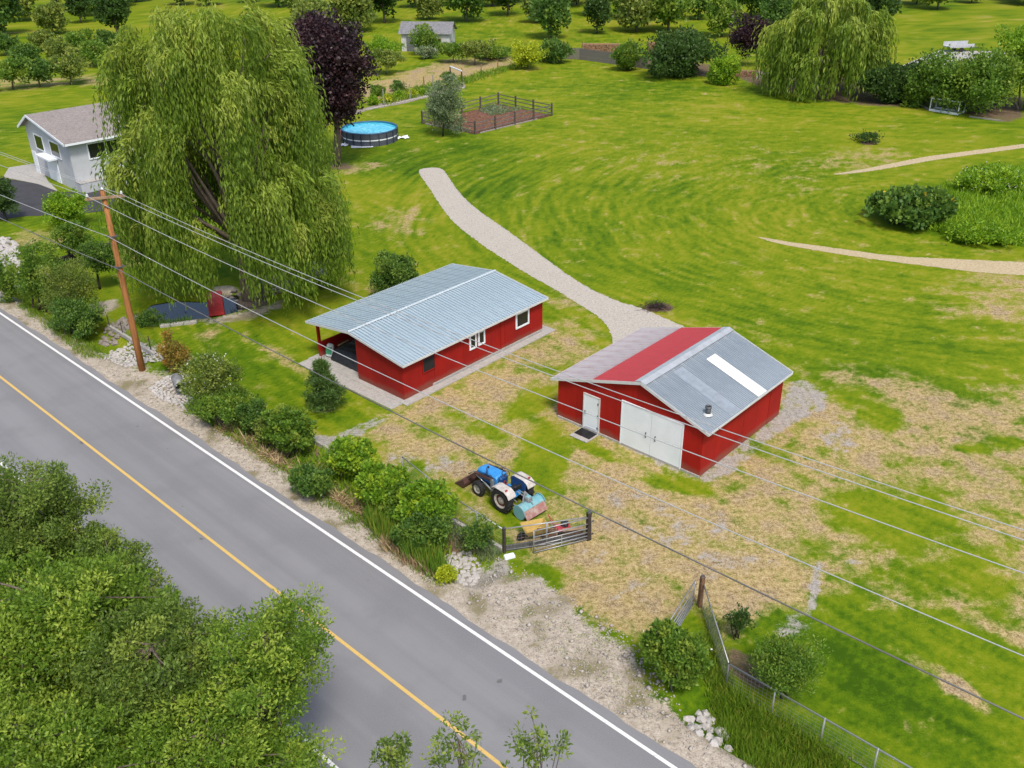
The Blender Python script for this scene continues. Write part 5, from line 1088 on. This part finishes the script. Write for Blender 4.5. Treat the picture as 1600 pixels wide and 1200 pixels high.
p = yard(896, 842); pl = thing('leaning_plank', 'pale plank lying along the fence beside the dark gate post', 'plank', (p[0], p[1] + .18, 0), fd); MB().box((0, 0, .40), (.95, .14, .04), R3(rx=.5)).build('board', M_('raw_timber_pale', (.45, .31, .18), .85), pl); MB().box((0, .05, .20), (.90, .05, .40)).build('bearer', POSTB, pl)

# ------------------------------------------------------------------ pool
pc = at(577, 199.5, 1.32); PRAD = 3.0; PH = 1.32
po = thing('round_pool', 'round above ground pool with dark wall, white band and turquoise water', 'pool', (pc[0], pc[1], 0))
def cyl(r0, z0, z1, n=48): return MB().lathe([(r0, z0), (r0, z1)], n, None, cap=False)
POOLG = M_('pool_wall_grey', (.075, .085, .115), .6, var=.15, scale=3); cyl(PRAD, 0, PH).build('wall', POOLG, po, True)
cyl(PRAD - .02, .3, PH).build('liner', M_('pool_liner', (.08, .42, .58), .4, var=.05), po, True)
m = MB(); m.lathe([(PRAD - .10, PH), (PRAD - .10, PH + .06), (PRAD + .05, PH + .06), (PRAD + .05, PH - .02)], 48, None, False); m.build('rim', M_('pool_rim', (.05, .13, .25), .45), po, True)
for k in range(20):
    a = 2 * PI * (k + .5) / 20; b = a + 2 * PI / 20 * .9
    m = MB(); m.add([((PRAD + .012) * math.cos(q), (PRAD + .012) * math.sin(q), z) for z in (.56, .68) for q in np.linspace(a, b, 4)], [(i, i + 1, i + 5, i + 4) for i in range(3)]); m.build('band', WHITE, po)
    MB().box((math.cos(a - .015) * (PRAD + .04), math.sin(a - .015) * (PRAD + .04), PH / 2), (.07, .09, PH), R3(rz=a)).build('leg', M_('pool_leg', (.035, .045, .075), .5), po)
t = NT('pool_water'); n1 = t.noise(1.6, 3, .6, t.obj(), 1.5); t.base(t.mix(t.smooth(n1, .45, .62), (.045, .47, .66), (.20, .68, .80))); t.b.inputs['Roughness'].default_value = .08; t.bump(t.noise(4, 3, .5, t.obj()), .25, .05)
MB().lathe([(.01, PH - .14), (PRAD - .03, PH - .14)], 48, None, False).build('water', t.m, po)
for (u, v, s, rz_, lb) in ((625, 216, 1.1, .3, 'crumpled white plastic sheet on the grass right beside the pool wall'), (541, 226, 1.0, 1.2, 'crumpled white plastic sheet between pool and plum trunk'), (566, 229.5, 1.3, .1, 'white ground sheet edge under the front of the pool')):
    p = G(u, v); q = thing('plastic_sheet', lb, 'sheet', tuple(p), rz_); vs = []; fs = []
    for j in range(7):
        for i in range(9): vs.append(((i - 4) * .22 * s + random.uniform(-.05, .05), (j - 3) * .14 * s + random.uniform(-.05, .05), .03 + (random.random() * .16 if s < 1.2 else .03)))
    for j in range(6):
        for i in range(8): fs.append((j * 9 + i, j * 9 + i + 1, j * 9 + i + 10, j * 9 + i + 9))
    MB().add(vs, fs).build('sheet', WHITE, q)
p = G(533, 217); q = thing('pink_tub', 'pink plastic tub by the plum tree trunk', 'tub', tuple(p)); tray(MB(), .34, .30, .46, .40, .02, .95).build('tub', M_('pink_plastic', (.62, .22, .26), .45), q); m = MB(); m.tube([(-.46, 0, .9), (-.6, 0, 1.0), (-.46, 0, 1.1)], .03, 6); m.build('handle', M_('pink_plastic', (.62, .22, .26)), q)

# ------------------------------------------------------------------ rail fenced vegetable plot
PW = M_('plot_post_wood', (.085, .070, .060), .9, var=.25, scale=4); RW_ = M_('plot_rail_wood', (.17, .15, .135), .9, var=.3, scale=3)
vp_ = [at(660, 193), at(742.5, 210), at(862, 181), at(778.8, 163)]
MULCH = stone_mat('red_mulch', (.045, .020, .015), (.135, .048, .030), (.21, .10, .07), 2.2)
sheet('plot_soil', vp_, .025, MULCH, wob=.05)
pf_ = thing('rail_fence', 'dark post and rail fence round the vegetable plot', 'fence', tuple(vp_[0]))
for (a, b, n) in ((0, 1, 4), (1, 2, 4), (2, 3, 3), (3, 0, 4)):
    A_, B_ = vp_[a] - vp_[0], vp_[b] - vp_[0]
    for k in range(n):
        p = A_ + (B_ - A_) * k / n; MB().box((p[0], p[1], .72), (.17, .17, 1.5), R3(rz=.4)).build('post', PW, pf_)
    for k in range(n):
        p, q = A_ + (B_ - A_) * k / n, A_ + (B_ - A_) * (k + 1) / n
        for z in (.35, .80, 1.22): MB().bar((p[0], p[1], z), (q[0], q[1], z), .05, .10).build('rail', RW_, pf_)
for (a, b, lb) in ((1, 2, 'pale board along the near foot of the plot fence'), (0, 1, 'pale board along the left foot of the plot fence')):
    A_, B_ = vp_[a], vp_[b]; kerb(lb, A_ + (B_ - A_) * .06, A_ + (B_ - A_) * .8, .12, .16, TIMB, 'edge_board')
# ------------------------------------------------------------------ beds, reeds, straw and long grass
def scatter(poly, n, soft=0.0):
    poly = np.array([at(*p)[:2] for p in poly]); mn, mx_ = poly.min(0), poly.max(0); out = np.zeros((0, 2))
    while len(out) < n:
        p = mn + rng.random((n * 2, 2)) * (mx_ - mn); out = np.concatenate([out, p[poly_sd(p[:, 0], p[:, 1], poly) < soft * rng.random(len(p))]])
    return out[:n]
def blades(name, pts, per, h, w, leaf, spread=.08, lean=.25, warm=.0, kind='stuff', label=None, cat=None, group=None):
    n = len(pts) * per; idx = np.repeat(np.arange(len(pts)), per); p2 = pts[idx] + rng.normal(0, spread, (n, 2)); z = gh(p2[:, 0], p2[:, 1])
    P = np.c_[p2, z - .02]; D = rng.normal(0, lean, (n, 3)); D[:, 2] = 1; D /= np.linalg.norm(D, axis=1, keepdims=True); L = h * rng.uniform(.45, 1.15, n) * rng.uniform(.7, 1.2, len(pts))[idx]
    V, Fq = leaf_quads(P, D, L, w * rng.uniform(.7, 1.3, n), .1)
    ct = rng.random(len(pts))[idx]; o = link(name, np_mesh(name, V, Fq, LF[leaf], attrs={'tint': ('FACE', np.clip(.45 + .25 * rng.normal(size=n), 0, 1)), 'clump': ('FACE', ct)}))
    return tag(o, label, cat, group, kind)
blades('reeds', scatter([(572, 806), (600, 810), (640, 832), (672, 852), (696, 880), (690, 904), (660, 893), (620, 862), (585, 836)], 420), 9, 1.25, .022, 'reed', .10, .16, label='tall green reeds standing in the ditch', cat='reeds')
blades('reeds', scatter([(600, 842), (640, 866), (690, 900), (676, 902), (640, 886), (600, 858)], 90), 8, .7, .02, 'straw', .10, .35, label='yellowed dead reed blades at the ditch foot', cat='reeds')
blades('ditch_grass', scatter([(330, 640), (420, 690), (520, 770), (600, 830), (690, 905), (680, 912), (590, 846), (500, 782), (400, 712), (320, 652)], 330, .2), 12, .34, .014, 'grass', .14, .4, label='rough grass along the road side of the ditch', cat='grass')
blades('hedge_weeds', scatter([(300, 600), (340, 620), (400, 660), (480, 700), (560, 745), (640, 800), (700, 850), (690, 868), (600, 812), (500, 745), (400, 690), (310, 640)], 460, .25), 12, .75, .03, 'vine', .2, .5, label='loose tall weeds between the ditch shrubs', cat='weeds')
blades('ditch_grass', scatter([(90, 505), (150, 535), (165, 560), (140, 560), (100, 530), (60, 500), (30, 480), (40, 470)], 320, .2), 12, .35, .014, 'grass', .14, .4, label='rough grass on the verge before the pole', cat='grass')
blades('ditch_grass', scatter([(1108, 1000), (1128, 1060), (1150, 1090), (1240, 1140), (1330, 1200), (1200, 1200), (1130, 1140), (1112, 1080)], 700, .2), 13, .45, .014, 'grass', .14, .35, label='lush grass outside the mesh fence', cat='grass')
blades('ditch_grass', scatter([(1098, 955), (1112, 960), (1140, 1060), (1128, 1068)], 120, .1), 10, .40, .013, 'olive', .1, .35, label='dry tinted grass at the steep fence run', cat='grass')
blades('island_weeds', scatter([(1440, 318), (1500, 288), (1600, 270), (1700, 275), (1700, 388), (1580, 382), (1462, 362)], 4200, .3), 9, .8, .065, 'bright', .25, .6, label='tall bright weeds filling the island bed', cat='weeds')
blades('shoulder_weeds', np.concatenate([np.array([road(s, o) for s, o in zip(rng.uniform(12, 62, 150), rng.normal(-19.9, .28, 150))]), scatter([(800, 930), (900, 980), (1000, 1020), (1040, 1110), (940, 1080), (850, 990)], 130)]), 14, .10, .014, 'olive', .10, .9, label='scattered low weeds on the gravel shoulder', cat='weeds')
blades('lawn_tufts', scatter([(600, 690), (860, 540), (960, 540), (870, 600), (880, 680), (1060, 760), (1240, 700), (1500, 600), (1600, 640), (1600, 1000), (1300, 1000), (1000, 980), (850, 900), (800, 800), (700, 760)], 900), 10, .10, .012, 'olive', .16, .8, label='short uneven grass tufts in the dry yard', cat='grass')
blades('pond_plants', scatter([(216, 500), (260, 504), (300, 498), (300, 506), (250, 512), (214, 510)], 90), 9, .5, .016, 'shrub', .1, .3, label='sparse plants on the near pond bank', cat='plants')
blades('fence_grass', scatter([(700, 812), (788, 870), (760, 872), (690, 830)], 160), 10, .40, .016, 'silver', .12, .5, label='grey green growth along the wire fence foot', cat='grass')
blades('boundary_grass', scatter([(600, 166), (725, 132), (850, 96), (850, 90), (720, 124), (598, 152)], 500), 8, .7, .06, 'grass', .3, .4, label='long grass under the far wire fence', cat='grass')
blades('seedling_rows', scatter([(745, 173), (778, 163), (815, 171), (770, 182)], 150), 16, .35, .05, 'silver', .16, .9, label='low grey green seedlings in the vegetable plot', cat='plants')
blades('plot_litter', scatter([(672, 194), (742, 207), (856, 180), (778, 166)], 260), 9, .16, .05, 'rust', .25, 1.2, label='dead stalks and litter on the vegetable plot', cat='plants')
blades('seedling_rows', scatter([(664, 193), (690, 190), (738, 205), (742, 209)], 60), 14, .3, .05, 'silver', .16, .9, label='pale plants along the left edge of the vegetable plot', cat='plants')
for (u, v, a, b, lb) in ((356, 668, 1.5, .9, 'brown straw heap below the culvert shrub'), (386, 688, 1.6, .9, 'straw heap between the road verge and the small rounded shrub'), (420, 712, 1.7, .9, 'straw heap beneath the glossy shrub'), (478, 732, 2.0, 1.0, 'reddish straw heap along the kerb'), (566, 778, 1.7, .9, 'pale heap of cut stalks below the vine thicket'), (535, 778, 1.3, .8, 'small pile of bleached stalks on the ditch slope')):
    p = G(u, v); r = thing('straw_heap', lb, 'straw', tuple(p), math.atan2(RD[1], RD[0])); n = 1500
    Q = rng.normal(0, 1, (n, 3)) * np.array([a * .42, b * .4, .0]); Q[:, 2] = .36 * np.exp(-(Q[:, 0] / a) ** 2 * 3 - (Q[:, 1] / b) ** 2 * 3) * rng.random(n); D = rng.normal(0, 1, (n, 3)) * np.array([1, .8, .28]); D /= np.linalg.norm(D, axis=1, keepdims=True)
    tag(leaf_obj('stalks', r, Q, D, rng.uniform(.25, .9, n), .02, LF['straw'], rng.random(n), rng.random(n)), kind='stuff'); 
    m = MB(); 
    for k in range(7):
        q = rng.normal(0, .3, 3); m.tube([(q[0] - .4, q[1], .12), (q[0] + .5, q[1] + rng.normal(0, .3), .2 + .1 * rng.random())], .012, 5)
    m.build('thick_stalk', M_('dry_stalk', (.50, .36, .20), .9), r)
r = thing('brush_pile', 'dark heap of dead twigs where the gravel path meets the lawn', 'brush', tuple(G(1026, 482))); n = 500; Q = rng.normal(0, 1, (n, 3)) * np.array([.5, .35, 0]); Q[:, 2] = .35 * rng.random(n) * np.exp(-(Q[:, 0] ** 2)); D = unit(n) * np.array([1, 1, .5]); tag(leaf_obj('twigs', r, Q, D, .5, .012, LF['plum'], rng.random(n), rng.random(n)), kind='stuff'); MB().tube([(-.5, 0, .1), (.5, .1, .3)], .025, 5).build('branch', BARK_D, r)
blades('pile_grass', scatter([(1012, 480), (1026, 472), (1040, 480)], 20), 8, .3, .02, 'mid', .15, .5, label='green shoots in the twig heap', cat='plants')

# loose pebbles on the shoulder and by the rocks
pp_ = np.concatenate([np.array([road(s, o) for s, o in zip(rng.uniform(8, 66, 1500), rng.normal(-19.5, .42, 1500))]), scatter([(700, 905), (780, 870), (860, 910), (1000, 1010), (1090, 1130), (960, 1120), (820, 990)], 1500)])
ok_ = (pp_ @ RN) < -18.95; pp_ = pp_[ok_]; n = len(pp_); sz = rng.uniform(.018, .055, n) * (1 + (rng.random(n) < .06) * 1.2); oc = np.array([(1, 0, 0), (0, 1, 0), (-1, 0, 0), (0, -1, 0), (0, 0, .7), (0, 0, -.6)])
Vp = (oc[None] * sz[:, None, None] * rng.uniform(.7, 1.3, (n, 6, 1))) + np.c_[pp_, gh(pp_[:, 0], pp_[:, 1]) + sz * .3][:, None, :]; Fp = np.array([(0, 1, 4), (1, 2, 4), (2, 3, 4), (3, 0, 4), (1, 0, 5), (2, 1, 5), (3, 2, 5), (0, 3, 5)]); Fp = (Fp[None] + (np.arange(n) * 6)[:, None, None]).reshape(-1, 3)
tag(link('pebbles', np_mesh('pebbles', Vp.reshape(-1, 3), Fp, M_('pebble_stone', (.46, .42, .37), .9, var=.3, scale=6))), 'loose pebbles on the gravel shoulder', 'pebbles', kind='stuff')

# ------------------------------------------------------------------ round shrubs of the planting bed, far fences and yards
for i, (u, v, w, m_, lb) in enumerate([(583, 164, 10, 'bright', 'round bright shrub nearest the plum tree in the bed'), (605, 159, 8, 'yellow', 'second round yellow shrub in the planting bed'), (624, 155, 8, 'bright', 'third round bright shrub in the planting bed'), (645, 151, 8, 'yellow', 'round yellow green shrub in the middle of the bed'), (662, 148, 7, 'bright', 'fifth round shrub in the planting bed'), (705, 137, 8, 'yellow', 'round shrub by the goal frame foot'), (622, 142, 12, 'shrub', 'dark shrub behind the round ones in the bed'), (700, 128, 12, 'shrub', 'dark shrub behind the goal frame'), (590, 150, 12, 'mid', 'leafy shrub at the plum end of the bed')]):
    plant('bed_shrub', lb, 'shrub', (u, v), (u - w, v - w * 1.35, u + w, v + 1), m_, 40, 50, .22, .03, BARK, stems=4, rcf=.34, group='shrubs of the planting bed')
mesh_fence('wire_fence', 'wooden post wire fence between planting bed and mown orchard', [at(598, 150), at(722, 121), at(752, 115), at(850, 92)], 1.3, 4.0, None, POSTB, False, .5, .06)
for (u, v, h, lb) in ((600, 164, 1.9, 'tall grey stake beside the plum end of the bed'), (641, 156, 1.9, 'tall grey stake in the middle of the planting bed'), (677, 138, 1.7, 'grey stake behind the small grey green tree')):
    q = thing('garden_stake', lb, 'stake', tuple(G(u, v))); MB().box((0, 0, h / 2), (.14, .14, h), None, .9).build('shaft', TIMB, q); MB().box((0, 0, h + .02), (.17, .17, .04)).build('cap', TIMB, q)
a_, b_ = G(722, 136), G(704, 128); q = thing('goal_frame', 'timber frame with pale crossbar at the end of the planting bed', 'frame', tuple(a_)); d_ = b_ - a_
for e in (np.zeros(3), d_): MB().box((e[0], e[1], 1.0), (.16, .16, 2.1)).build('upright', POSTW, q)
MB().bar((0, 0, 2.08), (d_[0], d_[1], 2.08), .16, .14).build('crossbar', WHITE, q)
FW = M_('old_fence_wood', (.20, .185, .17), .95, var=.3, scale=3, stretch=(4, 4, .4))
def board_fence(label, pts, h):
    o = np.array(pts[0]); r = thing('board_fence', label, 'fence', tuple(o)); B = MB().box((0, 0, h / 2), (.20, .03, h)).mesh('board', FW)
    for i in range(len(pts) - 1):
        a, b = np.array(pts[i]) - o, np.array(pts[i + 1]) - o; L = np.linalg.norm((b - a)[:2]); n = int(L / .22); ang = math.atan2(b[1] - a[1], b[0] - a[0])
        for k in range(n):
            p = a + (b - a) * (k + .5) / n; bo = link('board', B, r, (p[0], p[1], random.uniform(-.06, .03)), ang)
        for z in (.4, h - .3): MB().bar((*a[:2], z), (*b[:2], z), .05, .09).build('rail', FW, r)
    return r
board_fence('old grey board fence along the far edge of the lawn', [at(878, 92), at(905, 93), at(985, 104), at(1012, 108)], 1.7)
board_fence('low grey board fence under the wide dark bush', [at(1012, 108), at(1120, 122)], .7)
LOGM = M_('cut_logs', (.42, .23, .15), .9, var=.3, scale=8)
def log_pile(label, foot, L, H, rz_, r_=.11):
    r = thing('log_pile', label, 'logs', tuple(G(*foot)), rz_); m = MB()
    for j in range(int(H / (r_ * 1.75))):
        for i in range(int(L / (2 * r_))): m.lathe([(r_ * random.uniform(.75, 1.0), -.4), (r_ * random.uniform(.75, 1.0), .4)], 7, T((i * 2 * r_ + (j % 2) * r_ - L / 2, random.uniform(-.1, .1), r_ + j * r_ * 1.75), rx=PI / 2))
    tag(m.build('log', LOGM, r), kind='stuff')
    for x in (-L / 2 - .12, L / 2 + .1): MB().box((x, 0, H * .55), (.08, .08, H * 1.1)).build('stake', POSTW, r)
    return r
log_pile('stacked cut logs behind the old board fence', (940, 86), 6, 1.9, -.1); log_pile('second stack of cut logs by the wide dark bush', (1030, 84), 3.5, 1.9, -.1); log_pile('low heap of cut logs beside the bright shrub', (1166, 119), 4.0, .9, -.15)
q = thing('pallet', 'grey slatted pallet leaning by the low log heap', 'pallet', tuple(G(1192, 122)), -.1)
for k in range(7): MB().box((-.9 + k * .3, -.25, .5), (.18, .05, 1.15), R3(rx=-.45)).build('slat', TIMB, q)
MB().box((0, -.08, .75), (2.1, .05, .12), R3(rx=-.45)).build('cross_slat', TIMB, q); MB().box((0, -.40, .25), (2.1, .05, .12), R3(rx=-.45)).build('cross_slat', TIMB, q)
plant('ivy_hedge', 'dense dark ivy hedge between the far willow and the concrete court', 'hedge', (1408, 160), (1338, 98, 1478, 164), 'dark', 230, 90, .34, .06, BARK_D, stems=6, rcf=.20, wfrac=.42, ydepth=.35, lump=.12, hollow=.3)
cf = [at(1452, 173), at(1496, 180)]; q = thing('cold_frame', 'white framed wire pen at the foot of the loose pale bush', 'pen', tuple(cf[0])); e = (cf[1] - cf[0]); u_ = e / np.linalg.norm(e); v_ = np.array([-u_[1], u_[0], 0])
for k in (0, 1):
    for l_ in (0, 1.6): pp = e * k + v_ * l_; MB().box((pp[0], pp[1], .75), (.10, .10, 1.5)).build('upright', WHITE, q)
for l_ in (0, 1.6):
    for z in (.12, 1.48): s_ = v_ * l_; MB().bar((s_[0], s_[1], z), (s_[0] + e[0], s_[1] + e[1], z), .08, .10 if z > 1 else .24).build('rail', WHITE, q)
for k in (0, 1):
    for z in (.12, 1.48): s_ = e * k; MB().bar((s_[0], s_[1], z), (s_[0] + v_[0] * 1.6, s_[1] + v_[1] * 1.6, z), .08, .1).build('rail', WHITE, q)
s_ = -u_ * 2.2 + v_ * 2.0; MB().bar((0, 0, .12), (s_[0], s_[1], .12), .08, .24).build('side_board', TIMB, q); MB().bar((0, 0, 1.4), (s_[0], s_[1], 1.4), .06, .08).build('side_rail', TIMB, q)
m = MB()
for k in range(24): pp = e * (k / 24); m.bar((pp[0], pp[1], .1), (pp[0], pp[1], 1.45), .008, .008, (1, 0, 0))
for z in np.arange(.3, 1.45, .15): m.bar((0, 0, z), (e[0], e[1], z), .008, .008)
m.build('wire_mesh', ALU, q)
kerb('long grey board on the grass edge beyond the cold frame', at(1514, 183), at(1566, 190), .1, .2, TIMB, 'edge_board')
# trailer on the concrete court
q = thing('flat_trailer', 'small pale flatbed trailer parked on the concrete court', 'trailer', tuple(G(1496, 80)), .15); PAN = M_('trailer_grey', (.48, .50, .53), .5, var=.1)
MB().box((0, 0, .75), (4.2, 1.9, .16)).build('bed', PAN, q); MB().box((0, .92, 1.1), (4.2, .06, .6)).build('side_board', PAN, q); MB().box((0, -.92, 1.0), (4.2, .06, .4)).build('side_board', PAN, q); MB().bar((2.1, 0, .6), (3.4, 0, .5), .1, .1).build('drawbar', DKGREY, q)
for y in (-1.0, 1.0): MB().lathe([(.34, -.1), (.34, .1)], 16, T((0, y, .34), rx=PI / 2)).build('wheel', TYRE, q)
# white farm shed beyond the orchard
q = thing('white_farm_shed', 'weathered white farm shed behind the orchard strip', 'shed', tuple(G(628, 80)), -.12); WSH = M_('chalky_white', (.56, .57, .58), .85, var=.18, scale=.9)
m = MB(); m.add([(0, 0, 0), (8, 0, 0), (8, 5, 0), (0, 5, 0), (0, 0, 2.9), (8, 0, 2.9), (8, 5, 2.9), (0, 5, 2.9), (0, 2.5, 4.2), (8, 2.5, 4.2)], [(0, 1, 5, 4), (1, 2, 6, 9, 5), (2, 3, 7, 6), (3, 0, 4, 8, 7)]); m.build('wall', WSH, q)
for s in (0, 1): MB().add([(-.4, -.4 if s == 0 else 5.4, 2.72), (8.4, -.4 if s == 0 else 5.4, 2.72), (8.4, 2.5, 4.28), (-.4, 2.5, 4.28)], [(0, 1, 2, 3) if s == 0 else (3, 2, 1, 0)]).build('roof', M_('old_grey_roof', (.22, .22, .23), .7), q)
framed_window(q, 5.4, 6.6, 1.0, 2.0, 0, -1, POSTB, .1); MB().box((1.5, -.04, 1.1), (1.3, .06, 2.2)).build('door', M_('grey_door', (.16, .17, .18), .7), q)
plant('lilac', 'purple grey shrub beside the white farm shed', 'shrub', (662, 92), (652, 72, 680, 92), 'silver', 40, 50, .3, .05, BARK, stems=4, rcf=.3)
# trees filling the land beyond
protos = []
for k, (lf, h, w) in enumerate((('mid', 7.5, 3.2), ('shrub', 9.0, 3.6), ('olive', 6.0, 3.0), ('dark', 8.0, 3.0))):
    r = thing('distant_tree', ('mid green', 'tall deep green', 'dull olive', 'dark green')[k] + ' leafy tree in the belt beyond the yards', 'tree', (0, 0, 0), 0, 'tree belt beyond the yards'); cs = crown_points(90, (w, w, h * .42), 'round', .4, .25) + np.array([0, 0, h * .58]); P_, D_, L_, W_, t_, c_ = clumped(cs, w * .32, 40, .62, .36); leaf_obj('crown', r, P_, D_, L_, W_, LF[lf], t_, c_)
    m = MB(); mid_ = limb(m, (0, 0, -.2), (0, 0, h * .7), .2, .08, .03, 6)
    for i in range(7): limb(m, mid_[2 + i % 3], cs[i], .08, .02)
    m.build('trunk', BARK, r, True); protos.append(r)
spots = [(v0, u) for v0, row in ((56, range(-60, 1700, 75)), (30, range(-80, 1700, 62)), (8, range(-80, 1700, 50))) for u in row]
k = 0
for v0, u in spots:
    uu = u + rng.uniform(-22, 22); vv = v0 + rng.uniform(-7, 7)
    if 560 < uu < 800 and vv > 40: continue
    if 1370 < uu < 1640 and vv > 22: continue
    if 200 < uu < 440 and vv > 20: continue
    p = G(uu, vv); s = rng.uniform(.75, 1.25)
    if k < 4: o = protos[k]; o.location = p; o.rotation_euler = (0, 0, rng.random() * 6); o.scale = (s, s, s)
    else: copy_tree(protos[rng.integers(0, 4)], tuple(p), rng.random() * 6.28, s)
    k += 1
